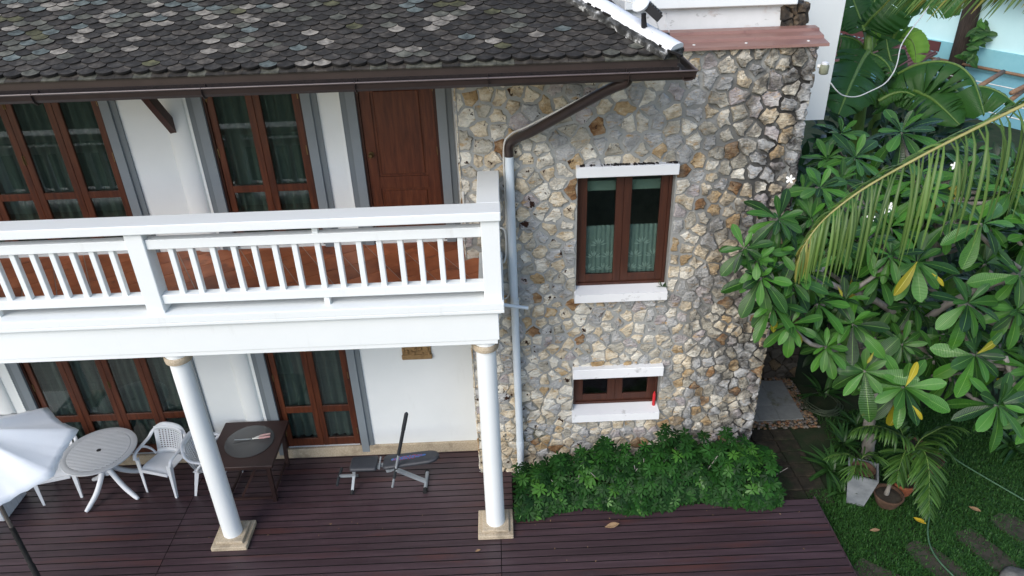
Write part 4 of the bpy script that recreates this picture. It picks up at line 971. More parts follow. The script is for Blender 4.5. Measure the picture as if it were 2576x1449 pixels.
# flood light on the hip cap
fl_ = empty('flood_light', (1.56, .10, 6.08), 0, 'black flood light with white round back fixed on the white hip cap', 'flood light')
q = MB(); q.bar((.02, 0, .02), (-.005, -.04, .12), .05, .03, up=(1, 0, 0)); q.tube([(.0, -.03, .0), (-.01, -.05, .14)], .022, 10); q.build('bracket', BLACK, fl_, local=True)
ax = (Vector((.75, -.1, -.65)).normalized(), Vector((.1, 1, 0)).normalized(), Vector((.65, -.06, .75)).normalized())
q = MB(); q.obox((.065, -.055, .155), ax, .085, .06, .035); q.build('lamp_body', BLACK, fl_, local=True)
for i in range(5):
    q = MB(); q.obox(Vector((.065, -.055, .155))+ax[0]*(-.06+.03*i)+ax[2]*.041, ax, .006, .055, .008); q.build('cooling_fin', BLACK, fl_, local=True)
q = MB(); c = Vector((-.045, -.06, .225)); nrm = Vector((-.55, -.45, .7)).normalized()
q.tube([c-nrm*.05, c-nrm*.03, c, c+nrm*.02, c+nrm*.028], [.035, .072, .085, .07, .03], 20); q.build('round_back', PLASTIC, fl_, True, 50, True)
q = MB(); q.tube(bez([(1.66, .05, 6.16), (1.75, .2, 6.02), (1.95, .75, 5.93), (2.05, 1.38, 6.0), (2.3, 1.385, 6.035), (3.2, 1.385, 6.045)], 40), .004, 6); tag(q.build('lamp_wire', CABLE, None, True, None), 'thin pale wire running from the flood light along the white wall', 'wire')
q = MB(); q.tube(bez([(1.47, .12, 6.30), (1.30, .45, 6.32), (1.12, .72, 6.42), (.95, 1.0, 6.54), (.7, 1.4, 6.7)], 30), .007, 6); tag(q.build('roof_cable', CABLE, None, True, None), 'white cable running up the roof behind the hip cap', 'cable')
wl = empty('wall_lamp', (3.59, S, 5.47), 0, 'small weathered bulkhead lamp on the corner of the stone wall', 'wall lamp')
q = MB(); q.tube([(0, 0, .02), (.05, -.02, .02)], .02, 10); q.build('arm', CABLE, wl, True, 60, True)
q = MB(); q.lathe([(.035, -.07), (.046, -.06), (.048, .02), (.02, .045)], (.065, -.025, .01), 16); q.build('lamp_head', mat('lichened_lamp', [(.14, .16, .10), (.26, .27, .20)], 20, rough=.7), wl, True, 50, True)
q = MB(); q.lathe([(.036, .03), (.036, .05), (.015, .06)], (.065, -.025, .01), 16); q.build('lamp_cap', PLASTIC, wl, True, 50, True)

# ------------------------------------------------------------------ garden
def atz(u_, v_, z):
    d = at(u_, v_, 1)-CP; return CP+d*((z-CP.z)/d.z)
rg = random.Random(17)
# schefflera hedge in the bed under the stone wall
WH = []
leaflet = leaf_proto(lambda u_: .19*math.sin(math.pi*min(1, (u_*.9+.06))**1.35)+.01, 3, curl=.10, fold=.15)
def whorl(n, seed):
    r_ = random.Random(seed); Vs, Fs, Us, b_ = [], [], [], 0
    for i in range(n):
        a = 2*math.pi*(i+r_.uniform(-.2, .2))/n; d = Vector((math.cos(a), math.sin(a), r_.uniform(-.35, .12))); s = r_.uniform(.8, 1.1)
        A = np.array(frame(d, (0, 0, 1), d*.10, s)); Vs.append(leaflet[0]@A[:3, :3].T+A[:3, 3]); Us.append(leaflet[2]); Fs += [tuple(k+b_ for k in f) for f in leaflet[1]]; b_ += len(leaflet[0])
    return np.concatenate(Vs), Fs, np.concatenate(Us)
WH = [whorl(8, 1), whorl(9, 2), whorl(7, 3)]
WM = [[proto_mesh('leaf_whorl', p, m_) for p in WH] for m_ in (SCHEF, SCHEFL)]
hx = [.24, .37, .70, .95, 1.27, 1.7, 2.05, 2.4, 2.9, 3.3, 3.6, 3.85, 4.1]; hz = [.26, .56, .53, .54, .76, .63, .80, .92, .85, .76, .55, .30, .08]
hedge = empty('schefflera_hedge', (2.1, .6, GZ), 0, 'low glossy dark green shrubs with star shaped leaves along the foot of the stone wall', 'shrub')
pl = []
for i in range(1450):
    x = rg.uniform(.30, 3.76); top_ = np.interp(x, hx, hz)*(1+.12*math.sin(x*9)+.10*math.sin(x*23)); v = rg.random()**.8
    ang = rg.uniform(-.25, 1)*math.pi/2                         # around the rounded section
    yc, ry = .62, .47+.08*math.sin(x*4.1)
    k = 1-.42*rg.random()**2.2
    y = yc-ry*k*math.cos(ang); z = GZ+.06+(top_-GZ)*k*max(.0, math.sin(ang))*.96+max(0, -math.sin(ang))*.02
    if z < .04 and y > .28: z = .05
    nrm = Vector((rg.uniform(-.4, .4), -.55*math.cos(ang)-.15+rg.uniform(-.3, .3), .35+.8*max(0, math.sin(ang))))
    if y > .90: y = .90
    if z < .06: z = rg.uniform(.05, .16)
    pl.append((k, x, y, z, nrm))
pl.sort(key=lambda q: (-(q[0]), q[2]))
items = []
for i, (k, x, y, z, nrm) in enumerate(pl):
    s = rg.uniform(.066, .104); young = 1 if (rg.random() < .055 and k > .9) or (k > .93 and rg.random() < .5 and any((x-a)**2+(z-b)**2 < .02 for a, b in ((3.1, .72), (3.35, .62), (.5, .42), (1.25, .45)))) else 0
    ax_ = Vector((rg.uniform(-1, 1), rg.uniform(-1, 1), 0)); M4 = frame(ax_.cross(nrm), nrm, Vector((x, y, z)), s)
    if i < 300: putm('leaf_whorl', WM[young][rg.randrange(3)], hedge, M4)
    else: items.append((rg.randrange(3), M4@Matrix.Identity(4), rg.random(), young))
off = net(hedge)
o = put('foliage', join('foliage', WH, items, [SCHEF, SCHEFL]), hedge); o['kind'] = 'stuff'
for i in range(26):
    x = .45+i*.135; q = MB(); tz = np.interp(x, hx, hz); q.tube([(x, .62, GZ), (x+rg.uniform(-.1, .1), .55, .1), (x+rg.uniform(-.15, .15), .45+rg.uniform(-.2, .3), tz*.85)], [.012, .009, .005], 6); q.build('stem', BARK, hedge, True, None)

# frangipani
def paddle(u_, w=.166, pk=.66):
    return .006+w*(u_/pk)**.95 if u_ < pk else .004+w*math.sqrt(max(0, 1-((u_-pk)/(1.003-pk))**2.2))
FP = leaf_proto(lambda u_: paddle(u_), 10, curl=.20, fold=.14)
FP2 = leaf_proto(lambda u_: paddle(u_, .150, .60), 10, curl=.36, fold=.22, wav=.008)
FM = [proto_mesh('frangipani_leaf', FP, FRANG), proto_mesh('frangipani_leaf', FP2, FRANG)]; FMY = proto_mesh('yellow_leaf', FP2, FRANGY)
tree = empty('frangipani_tree', (5.45, 1.2, GZ), 0, 'large frangipani tree with glossy paddle leaves and a few white flowers beside the stone wall', 'tree')
trunk = [(5.45, 1.22, GZ-.05), (5.32, 1.08, .25), (5.18, .98, .7), (5.2, 1.0, 1.25), (5.36, 1.05, 1.8), (5.45, 1.05, 2.1)]
q = MB(); pts = bez(trunk, 24); q.tube([p+Vector((rg.uniform(-.008, .008), rg.uniform(-.008, .008), 0)) for p in pts], [.085-.028*i/24+rg.uniform(-.004, .004) for i in range(25)], 12); q.build('trunk', BARK, tree, True, None)
LIMBS = [[(5.2, 1.0, 1.3), (4.9, .8, 1.7), (4.6, .55, 2.05), (4.4, .4, 2.4)], [(5.45, 1.05, 2.1), (4.9, .85, 2.6), (4.3, .65, 2.95), (3.8, .5, 3.2)], [(5.45, 1.05, 2.1), (5.1, 1.15, 2.8), (4.75, 1.2, 3.4), (4.6, 1.3, 3.7)],
         [(5.45, 1.05, 2.1), (5.8, .9, 2.6), (6.2, .7, 3.0), (6.5, .6, 3.3)], [(5.45, 1.05, 2.1), (5.6, 1.3, 2.8), (5.7, 1.5, 3.4), (5.7, 1.7, 3.8)], [(5.36, 1.05, 1.8), (5.5, .6, 2.0), (5.7, .2, 2.15), (6.0, .1, 2.3)], [(5.8, .9, 2.6), (6.1, .5, 2.5), (6.5, .3, 2.55), (6.9, .3, 2.7)]]
nodes = []
for lb in LIMBS:
    q = MB(); pp_ = bez(lb, 14); q.tube([p+Vector((rg.uniform(-.012, .012),)*3) for p in pp_], [.05-.020*i/14 for i in range(15)], 9); q.build('limb', BARK, tree, True, None); nodes += [(p, .03) for p in pp_[4:]]
ros = [(2268, 330, 8.9, 95), (2116, 335, 8.9, 62), (2152, 395, 8.5, 88), (2063, 472, 7.9, 88), (1959, 550, 7.6, 88), (1872, 624, 7.5, 74), (2004, 632, 7.7, 82), (1915, 698, 7.6, 82), (1989, 705, 7.8, 85), (2307, 658, 8.2, 98), (2144, 814, 8.2, 95), (2215, 691, 8.4, 80), (2126, 752, 8.3, 62), (2478, 561, 8.0, 100), (2437, 761, 8.0, 98), (2566, 690, 8.0, 90), (2560, 780, 8.2, 75), (2269, 868, 8.5, 72), (2175, 934, 8.35, 108), (2275, 974, 8.25, 112), (2455, 894, 8.1, 98), (2513, 1018, 8.0, 95), (2078, 872, 8.2, 66), (2400, 945, 8.6, 75), (2330, 480, 8.7, 85), (2440, 440, 8.9, 85), (2545, 480, 8.8, 85), (2385, 560, 8.5, 80), (2240, 570, 8.6, 80), (2180, 520, 8.6, 75), (2100, 600, 8.2, 80), (2300, 765, 8.8, 75), (2380, 840, 8.8, 75), (2060, 760, 8.2, 75), (2350, 900, 8.7, 70), (2080, 400, 8.7, 70), (2020, 480, 8.3, 65), (2200, 850, 8.8, 70), (2520, 880, 8.7, 75), (2480, 660, 8.7, 80), (2330, 560, 8.9, 75), (2590, 590, 8.6, 80), (2600, 930, 8.3, 85), (2640, 760, 8.2, 90), (2650, 560, 8.4, 90), (2140, 690, 8.9, 72), (1945, 765, 7.8, 78), (1990, 815, 7.9, 72), (2030, 685, 7.9, 80), (1905, 655, 7.55, 70), (1958, 630, 7.7, 75), (2095, 505, 8.1, 75), (2040, 548, 7.9, 80), (2115, 452, 8.3, 75), (2180, 600, 8.3, 80), (2240, 640, 8.2, 75)]
for i in range(46):
    for _ in range(40):
        u_, v_ = rg.uniform(2020, 2640), rg.uniform(380, 960)
        if v_ > 330+max(0, (2150-u_))*1.2 and v_ < 560+(u_-1900)*.85: break
    ros.append((u_, v_, 8.9+rg.random()*.7, rg.uniform(65, 85)))
ros += [(2690, 640, 8.4, 90), (2720, 800, 8.4, 90), (2690, 930, 8.5, 85), (2740, 520, 8.7, 85), (2800, 700, 8.8, 85), (2780, 880, 8.9, 80), (2700, 420, 9.0, 80), (2610, 1040, 8.4, 85), (2860, 600, 9.1, 80)]
nleaf = 0; items = []; ctr = Vector((5.3, 1.1, 2.4)); FR3 = []
for i, (u_, v_, t_, r_) in enumerate(ros):
    c = at(u_, v_, t_); Ln = r_/(1814/t_)*rg.uniform(1.0, 1.16); ax_ = (Vector((-.05, -.52, .74))+(c-ctr).normalized()*.40+Vector((rg.uniform(-.45, .45), rg.uniform(-.4, .4), rg.uniform(-.15, .15)))).normalized()
    FR3.append((c, ax_)); e1 = ax_.orthogonal().normalized(); e2 = ax_.cross(e1); n = rg.randint(13, 19); a0 = rg.random()*6
    for k in range(n):
        f_ = k/(n-1); a = a0+k*2.39996; th = R_(30+86*f_+rg.uniform(-9, 9)); rad = e1*math.cos(a)+e2*math.sin(a)
        d = ax_*math.cos(th)+rad*math.sin(th); d = (d+Vector((0, 0, -.42*f_))).normalized(); s = Ln*(.55+.5*min(1, f_*1.5))*rg.uniform(.72, 1.12)
        M4 = frame(d, Vector((rg.uniform(-.3, .3), rg.uniform(-.3, .3), 0))+ax_*math.sin(th)-rad*math.cos(th)+Vector((0, 0, .3)), c-ax_*(.05*f_)+d*.015, s, s*rg.uniform(.9, 1.12))
        mi = rg.randrange(2)
        if nleaf < 288 and i < 24: putm('leaf', FM[mi], tree, M4); nleaf += 1
        else: items.append((mi, M4, rg.random(), 1 if (f_ > .8 and rg.random() < .06) else 0))
    # stalk back to the nearest limb
    cand = [p for p, _ in nodes if p.z < c.z-.05] or [p for p, _ in nodes]
    p0 = min(cand, key=lambda p: (p-c).length); base = c-ax_*.04; mid = p0.lerp(base, .55)-Vector((0, 0, .10*(base-p0).length))+Vector((rg.uniform(-.05, .05),)*3)
    q = MB(); pts = bez([p0, mid, base-ax_*.10, base], 10); q.tube(pts, [.030-.010*j/10 for j in range(11)], 7); q.build('branch', BARK, tree, True, None)
o = put('foliage', join('foliage', [FP, FP2], items, [FRANG, FRANGY]), tree); o['kind'] = 'stuff'
for (a, b_, c_, d_) in [(2278, 972, 2322, 903), (2295, 1020, 2332, 1062), (2458, 890, 2530, 848), (2307, 658, 2255, 752), (2344, 687, 2388, 722), (2107, 720, 2124, 747), (2198, 885, 2184, 916), (2004, 612, 2020, 590)]:
    p0, p1 = at(a, b_, 8.0), at(a+(c_-a)*.85, b_+(d_-b_)*.85, 7.96); L_2 = (p1-p0).length; putm('yellow_leaf', FMY, tree, frame(p1-p0, (-.1, -.7, .6), p0, L_2, L_2*.85))
for (a, b_, t_) in [(1988, 451, 7.6), (2227, 533, 7.9), (2190, 548, 7.9), (2240, 520, 7.95), (2402, 418, 8.4)]:
    c = at(a, b_, t_-.1); fw_ = (CP-c).normalized()+Vector((rg.uniform(-.3, .3), 0, .4)); fw_.normalize(); e1 = fw_.orthogonal().normalized(); e2 = fw_.cross(e1); q = MB()
    for k in range(5):
        an = 2*math.pi*k/5; d = e1*math.cos(an)+e2*math.sin(an); s = d.cross(fw_); R2 = .048
        q.add([c, c+d*R2*.45+s*R2*.30+fw_*.008, c+d*R2*.9+s*R2*.26+fw_*.010, c+d*R2*1.05+fw_*.004, c+d*R2*.9-s*R2*.18, c+d*R2*.45-s*R2*.2], [(0, 1, 2, 3, 4, 5)])
    q.build('flower', PETAL, tree)

# background shrubs in the shade behind the tree
SP = [leaf_proto(lambda u_: .22*math.sin(math.pi*u_**.9)+.003, 4, curl=.2, fold=.2)]
def shrub(c, r, n, size, label, mts=(SHRUB, STRAP), group='shrubs behind the frangipani'):
    o = empty('background_shrub', c, 0, label, 'shrub', group); its = []
    for i in range(n):
        d = Vector((rg.gauss(0, 1), rg.gauss(0, 1), rg.gauss(0, 1))).normalized(); k = rg.random()**.4
        p = Vector((d.x*r[0]*k, d.y*r[1]*k, r[2]+d.z*r[2]*k)); its.append((0, frame(d+Vector((rg.uniform(-.8, .8), rg.uniform(-.8, .8), rg.uniform(-.6, .4))), (rg.uniform(-.5, .5), -.4, 1), p, size*rg.uniform(.7, 1.3)), rg.random(), 1 if rg.random() < .12 else 0))
    f_ = put('foliage', join('foliage', SP, its, list(mts)), o, local=True); f_['kind'] = 'stuff'
    for i in range(5):
        q = MB(); q.tube([(0, 0, 0), (rg.uniform(-.4, .4)*r[0], rg.uniform(-.4, .4)*r[1], r[2]*.8), (rg.uniform(-.7, .7)*r[0], rg.uniform(-.7, .7)*r[1], r[2]*1.5)], [.03, .02, .008], 6); q.build('stem', BARK, o, True, None, True)
for i, (c, r, n, size, lb) in enumerate([((6.0, 3.4, GZ), (1.0, .8, 1.2), 900, .22, 'dark leafy shrub behind the frangipani trunk'), ((7.6, 2.8, GZ), (1.1, 1.0, 1.1), 900, .22, 'dark bushy shrub at the far side of the lawn'),
                                          ((9.4, 3.6, GZ), (1.4, 1.2, 1.5), 1000, .24, 'broad dark shrub at the right edge behind the palm frond'), ((7.3, 5.9, GZ), (1.8, 1.2, 2.1), 1500, .30, 'dark shrub under the banana leaves'), ((5.4, 4.6, GZ), (.8, 1.0, 1.7), 800, .26, 'dark shrub beside the white rear wall'), ((10.8, 6.5, GZ), (1.8, 1.5, 1.3), 900, .28, 'dark shrub in front of the teal wall')]): shrub(c, r, n, size, lb)

# coconut palm standing just past the right edge
palm = empty('coconut_palm', (7.1, -1.25, GZ), 0, 'coconut palm frond with hanging yellow green leaflets sweeping in from the right', 'palm tree')
q = MB(); pts = bez([(7.1, -1.25, GZ-.1), (7.0, -1.25, 2.5), (6.95, -1.25, 5.0), (6.9, -1.25, 6.6)], 30); q.tube(pts, [.15+.006*math.sin(i*2.2)-.001*i for i in range(31)], 14); q.build('trunk', BARK, palm, True, None)
def leaflet_mesh(p, d0, L, w, droop, mt, tw, nseg=7, dirb=Vector((0, 0, -1))):
    V, U, F = [], [], []; pos = Vector(p); d = Vector(d0).normalized(); seg = L/nseg; side = None
    for i in range(nseg+1):
        u_ = i/nseg; ww = w*(math.sin(math.pi*min(1, u_*.86+.12))**.8)
        s = d.cross(dirb) if abs(d.dot(dirb)) < .995 else (side or d.orthogonal()); s.normalize(); s = Matrix.Rotation(tw, 3, d)@s
        if side is not None: s = (s*.35+side*.65).normalized()
        side = s; nn_ = s.cross(d)
        for a in (-1, 0, 1): V.append(pos+s*(a*ww)+nn_*(abs(a)*ww*.35)); U.append((u_, .5+a*.5))
        d = (d+dirb*droop*(1.0/nseg)*(1.5 if u_ < .5 else 2.4)).normalized(); pos = pos+d*seg
    for i in range(nseg):
        for j in range(2): a = i*3+j; F.append((a, a+1, a+4, a+3))
    return np.array([tuple(v) for v in V]), F, np.array(U)
def frond(parent, rach, n, Lf, w, mts, name='frond', rr0=.022, rr1=.005, droop=(.9, 1.6), sidehint=Vector((0, -1, .2)), start=.05, spread=.85, dirb=Vector((0, 0, -1)), rmat=RACHIS, fwd=.45, short=False):
    pts = bez(rach, n); q = MB(); q.tube(pts, [rr0+(rr1-rr0)*i/n for i in range(n+1)], 7, flat=.8); fr_ = q.build(name, rmat, parent, True, None)
    for i in range(int(n*start), n+1):
        t_ = (pts[min(i+1, n)]-pts[max(i-1, 0)]).normalized(); s = (sidehint-t_*sidehint.dot(t_)).normalized(); u_ = i/n; L = Lf(u_)
        for sg in (-1, 1):
            jit = Vector((rg.uniform(-.12, .12), rg.uniform(-.12, .12), rg.uniform(-.12, .12)))
            far = short and sg < 0
            d = s*(sg*spread)+t_*(fwd+u_*.5)+jit+Vector((0, 0, .12)); k = mts(u_)
            if far: d = t_*.9+Vector((0, .25, .55))+jit
            V, F, U = leaflet_mesh(pts[i]+t_*rg.uniform(-.01, .01), d, L*rg.uniform(.85, 1.1)*(.36 if far else 1), w*(.65+.45*math.sin(math.pi*min(1, .2+u_*.8))), rg.uniform(*droop)*(.35 if far else 1), None, rg.uniform(-.5, .5), dirb=dirb)
            put('leaflet', fast_mesh('leaflet', V, F, k, None, U, np.zeros(len(V)), True), fr_)
    return fr_
rach = [at(*p) for p in [(2860, 190, 5.3), (2720, 198, 5.5), (2576, 264, 5.7), (2420, 340, 5.8), (2300, 402, 5.9), (2180, 470, 6.0), (2100, 528, 6.1), (2055, 572, 6.2), (2022, 620, 6.25), (2008, 652, 6.3)]]
frond(palm, [Vector((6.9, -1.25, 6.6)), Vector((6.2, -1.2, 6.35))]+rach[1:], 94, lambda u_: .95 if u_ < .5 else .95-1.5*(u_-.5), .0125, lambda u_: PALMY if u_ > .86+rg.uniform(-.1, .1) else PALM, droop=(3.0, 4.2), sidehint=Vector((-.1, -1, .0)), start=.22, spread=.40, fwd=-.12, short=True)
rach2 = [Vector((6.9, -1.25, 6.62)), Vector((6.9, -.3, 7.05))]+[at(*p) for p in [(2760, -130, 7.2), (2640, -85, 7.5), (2520, -55, 7.8), (2400, -38, 8.1), (2290, -25, 8.3)]]
frond(palm, rach2, 46, lambda u_: .80-.35*u_, .020, lambda u_: PALMY if rg.random() < .25 else PALM, droop=(1.6, 2.6), sidehint=Vector((0, -1, .0)), start=.35, spread=.5, dirb=Vector((-.50, -.05, -.85)).normalized(), fwd=.1)
for an in (200, 320, 20, 250, 60):
    a = R_(an); base = Vector((6.9, -1.25, 6.6)); dr = Vector((math.cos(a), math.sin(a), 0))
    if an in (200, 250): continue
    frond(palm, [base, base+dr*.9+Vector((0, 0, .55)), base+dr*2.0+Vector((0, 0, .4)), base+dr*2.9+Vector((0, 0, -.5))], 26, lambda u_: .8-.5*u_, .02, lambda u_: PALM, droop=(1.2, 1.8), sidehint=Vector((0, 0, 1)).cross(dr), start=.15)

# banana clump
ban = empty('banana_clump', (6.6, 5.0, GZ), 0, 'banana plants with broad torn leaves behind the white rear wall', 'banana plant')
def rd(x, y, t_): return at(2079.5+.2592*x, .2592*y, t_)
def banana_leaf(mid, hw, nrm, wl=1.0, wr=1.0, mt=BANANA, droop=.35, tears=6, rib=.022, seed=0):
    r_ = random.Random(seed+len(mid)*13); n = 44; pts = bez(mid, n); V, U, F = [], [], []; nrm = Vector(nrm).normalized()
    K = 6; base = 0
    q = MB(); q.tube(pts, [rib*(1-.8*i/n)+.003 for i in range(n+1)], 6); 
    tl = {s: sorted(r_.sample(range(4, n-2), min(tears, n-8))) for s in (-1, 1)}
    for s, wf in ((-1, wl), (1, wr)):
        shift = 0; ph = r_.random()*6; segs = []; cur = []
        for i in range(n+1):
            cur.append(i)
            if i in tl[s]: segs.append(cur); cur = [i]
        segs.append(cur)
        for sgm in segs:
            sw = r_.uniform(-.16, .16); dz = r_.uniform(-.12, .20); b0 = len(V)
            for i in sgm:
                u_ = i/n; t_ = (pts[min(i+1, n)]-pts[max(i-1, 0)]).normalized(); sd2 = t_.cross(nrm).normalized()*s; n2 = sd2.cross(t_)*s
                if n2.dot(nrm) < 0: n2 = -n2
                w_ = hw*1.22*wf*(min(1, (u_+.03)*8)**.5)*(min(1, (1.02-u_)*3.2)**.6)*(1+.03*math.sin(i*2.1+ph))
                fe = .022*(1 if i in (sgm[0], sgm[-1]) and 0 < i < n else 0)
                for k in range(K+1):
                    f_ = k/K; V.append(pts[i]+sd2*(w_*f_*(1-.12*droop*f_))+t_*(sw*w_*f_*f_+(fe*f_*(1 if i == sgm[0] else -1) if fe else 0))+n2*(.10*w_*math.sin(math.pi*f_*.7)-droop*w_*f_**1.8*(1+dz*2)+.012*math.sin(i*1.3+ph)*f_)); U.append((u_, .5+s*f_*.5))
            for a in range(len(sgm)-1):
                for k in range(K): x = b0+a*(K+1)+k; F.append((x, x+1, x+K+2, x+K+1))
    lf = put('leaf', fast_mesh('banana_leaf', np.array([tuple(v) for v in V]), F, mt, None, np.array(U), np.full(len(V), r_.random()), True), ban)
    q.build('midrib', PSTEM, lf, True, None)
CAMN = Vector((-.25, -.75, .6))
banana_leaf([rd(405, 500, 11.2), rd(350, 580, 11.0), rd(285, 710, 10.7), rd(205, 890, 10.4), rd(115, 1110, 10.2)], .34, (-.2, -.7, .7), 1.0, 1.0, BANANA, .35, 9, .035, 1)
banana_leaf([rd(600, 780, 11.2), rd(720, 705, 11.0), rd(880, 630, 10.8), rd(1080, 598, 10.6), rd(1270, 635, 10.4), rd(1400, 745, 10.3), rd(1470, 900, 10.2), rd(1530, 1110, 10.1)], .34, (.1, -.35, .95), .5, 1.0, BANANA, 1.1, 7, .03, 2)
banana_leaf([rd(800, 860, 10.9), rd(900, 900, 10.7), rd(1020, 960, 10.5), rd(1150, 1070, 10.3), rd(1290, 1210, 10.2)], .29, (-.3, -.75, .6), 1.0, .8, BANANA, .3, 6, .03, 3)
banana_leaf([rd(1440, 840, 10.9), rd(1560, 850, 10.8), rd(1700, 910, 10.7), rd(1860, 1030, 10.6)], .26, (0, -.3, .95), .6, 1.0, BANANA, 1.0, 3, .02, 4)
banana_leaf([rd(225, -120, 11.8), rd(270, 30, 11.7), rd(330, 190, 11.6), rd(365, 300, 11.5)][::-1], .20, CAMN, 1, 1, BANANA, .2, 3, .02, 5)
banana_leaf([rd(465, 250, 12.0), rd(462, 100, 12.0), rd(470, -40, 12.0), rd(485, -200, 12.0)], .22, CAMN, 1, 1, BANANA, .2, 3, .02, 6)
banana_leaf([rd(345, 290, 11.6), rd(430, 180, 11.4), rd(560, 50, 11.2), rd(700, -120, 11.0)], .36, (-.35, -.8, .35), .35, 1.0, BANANA, .25, 2, .025, 7)
banana_leaf([rd(560, 510, 12.2), rd(650, 350, 12.0), rd(760, 170, 11.8), rd(880, -10, 11.6), rd(960, -120, 11.5)], .34, (.3, -.7, .3), .5, 1.0, BANANA, .5, 5, .04, 8)
banana_leaf([rd(690, 375, 12.2), rd(770, 365, 12.1), rd(830, 400, 12.0), rd(860, 500, 12.0), rd(865, 610, 12.0)], .19, (-.5, -.7, .5), 1.0, .5, BANANAL, .5, 1, .015, 9)
banana_leaf([rd(380, 500, 11.9), rd(330, 420, 11.8), rd(230, 365, 11.7), rd(90, 345, 11.6)], .32, (-.1, -.6, .8), 1.0, .4, BANANA, .9, 3, .025, 10)
banana_leaf([rd(470, 220, 12.2), rd(480, 320, 12.1), rd(470, 410, 12.1), rd(440, 500, 12.1)], .13, (-.3, -.8, .4), 1, 1, BANANAL, .3, 1, .015, 11)
banana_leaf([rd(1300, -40, 12.3), rd(1180, 0, 12.3), rd(1050, 50, 12.3), rd(960, 100, 12.2)], .24, CAMN, 1, 1, BANANA, .3, 4, .02, 12)
banana_leaf([rd(420, 520, 11.2), rd(520, 560, 11.0), rd(600, 640, 10.9), rd(640, 740, 10.8)], .22, (.2, -.6, .7), 1, .6, BANANA, .6, 4, .02, 13)
banana_leaf([rd(190, 640, 11.4), rd(90, 700, 11.0), rd(0, 800, 10.7), rd(-80, 930, 10.5)], .24, (-.2, -.6, .8), 1, 1, BANANA, .5, 5, .02, 14)
banana_leaf([rd(500, 980, 11.0), rd(640, 910, 10.9), rd(760, 895, 10.8), rd(860, 930, 10.7)], .10, (0, -.6, .8), 1, 1, BANANA, .4, 2, .03, 15)
banana_leaf([rd(150, 300, 12.2), rd(200, 220, 12.2), rd(210, 150, 12.2), rd(180, 60, 12.3)], .14, CAMN, 1, 1, BANANA, .2, 1, .015, 16)
banana_leaf([rd(620, 1000, 11.4), rd(560, 900, 11.3), rd(470, 840, 11.2), rd(360, 860, 11.1), rd(280, 950, 11.0)], .26, (-.1, -.6, .8), 1, 1, BANANA, .5, 5, .02, 17)
banana_leaf([rd(700, 800, 11.6), rd(640, 640, 11.5), rd(600, 500, 11.5), rd(580, 380, 11.5)], .22, CAMN, 1, 1, BANANA, .3, 3, .02, 18)
banana_leaf([rd(960, 880, 11.3), rd(1060, 820, 11.2), rd(1180, 830, 11.1), rd(1300, 920, 11.0), rd(1360, 1060, 10.9)], .24, (0, -.6, .8), 1, 1, BANANA, .6, 5, .02, 19)
banana_leaf([rd(60, 1000, 10.9), rd(130, 930, 10.9), rd(230, 960, 10.8), rd(330, 1080, 10.7)], .2, (0, -.6, .8), 1, 1, BANANA, .6, 4, .02, 20)
for a, b_ in (((400, 520, 11.7), (370, 250, 11.9)), ((560, 520, 12.2), (520, 380, 12.3))):
    p1, p0 = rd(*a), rd(*b_); foot = Vector((p1.x+.25, p1.y+.1, GZ)); q = MB(); q.tube(bez([foot, foot.lerp(p1, .6)+Vector((.05, 0, 0)), p1, p0], 16), [.13-.0052*i for i in range(17)], 12); q.build('pseudostem', PSTEM, ban, True, None)

# neighbour's aqua house, shed and bamboo fence
n0, n1 = Vector((15.2, 19.6, 0)), Vector((16.8, 16.2, 0)); nd = (n1-n0).normalized(); no = Vector((nd.y, -nd.x, 0)); no = no if no.x < 0 else -no
nh = empty('neighbour_house', n0, 0, 'pale aqua neighbouring house with teal lower wall and dark overhanging roof', 'house')
def nbox(mb, s0, s1, d0, d1, z0, z1):
    v = [n0+nd*s+no*d+Vector((0, 0, z)) for s in (s0, s1) for d in (d0, d1) for z in (z0, z1)]
    mb.add(v, [(0, 1, 3, 2), (4, 6, 7, 5), (0, 4, 5, 1), (2, 3, 7, 6), (0, 2, 6, 4), (1, 5, 7, 3)])
q = MB(); nbox(q, -9, 9, -.3, -.12, 2.0, 4.1); q.build('upper_wall', CYAN, nh)
q = MB(); nbox(q, -9, 9, -.3, 0, 1.30, 2.0); q.build('ledge', TEAL, nh)
q = MB(); nbox(q, -9, 9, -.3, -.03, -.3, 1.30); q.build('lower_wall', TEAL2, nh)
q = MB(); nbox(q, -9, 9, -.6, .9, 3.95, 4.6); q.build('roof_overhang', THATCH, nh)
ps = atz(2012+.2315*1790, .2315*488, 2.0); q = MB(); q.tube([(ps.x-.15, ps.y-.1, -.2), (ps.x-.15, ps.y-.1, 2.0), (ps.x-.15, ps.y-.1, 6)], [.30, .27, .25], 14); po = tag(q.build('dark_post', DBARK, None, True, None), 'thick dark tree trunk post in front of the aqua house', 'post')
vn = empty('climbing_vine', (ps.x-.35, ps.y-.4, 1.0), 0, 'green climbing vine on the dark post by the aqua wall', 'vine'); its = []
for i in range(60):
    f_ = i/60; c = at(2012+.2315*(1800+240*f_+rg.uniform(-70, 70)), .2315*(640-430*f_+rg.uniform(-40, 40)), (ps-CP).dot(FW)-.9)
    M4 = frame(Vector((rg.uniform(-1, 1), -.3, rg.uniform(-1, .3))), (-.5, -.8, .5), c, rg.uniform(.3, .45)); putm('leaf', proto_mesh('vine_leaf', SP[0], BANANA) if i == 0 else VLM, vn, M4)
    if i == 0: VLM = vn.children[0].data
sh_ = empty('shed_roof', (13, 15, 1.5), 0, 'low maroon corrugated shed roof beside the aqua house', 'roof')
a, b_ = atz(2012+.2315*1500, .2315*570, 2.0), atz(2012+.2315*1050, .2315*800, 1.75); back = (n0-n1).normalized()
c_, d_ = a+back*5.0, b_+back*5.0
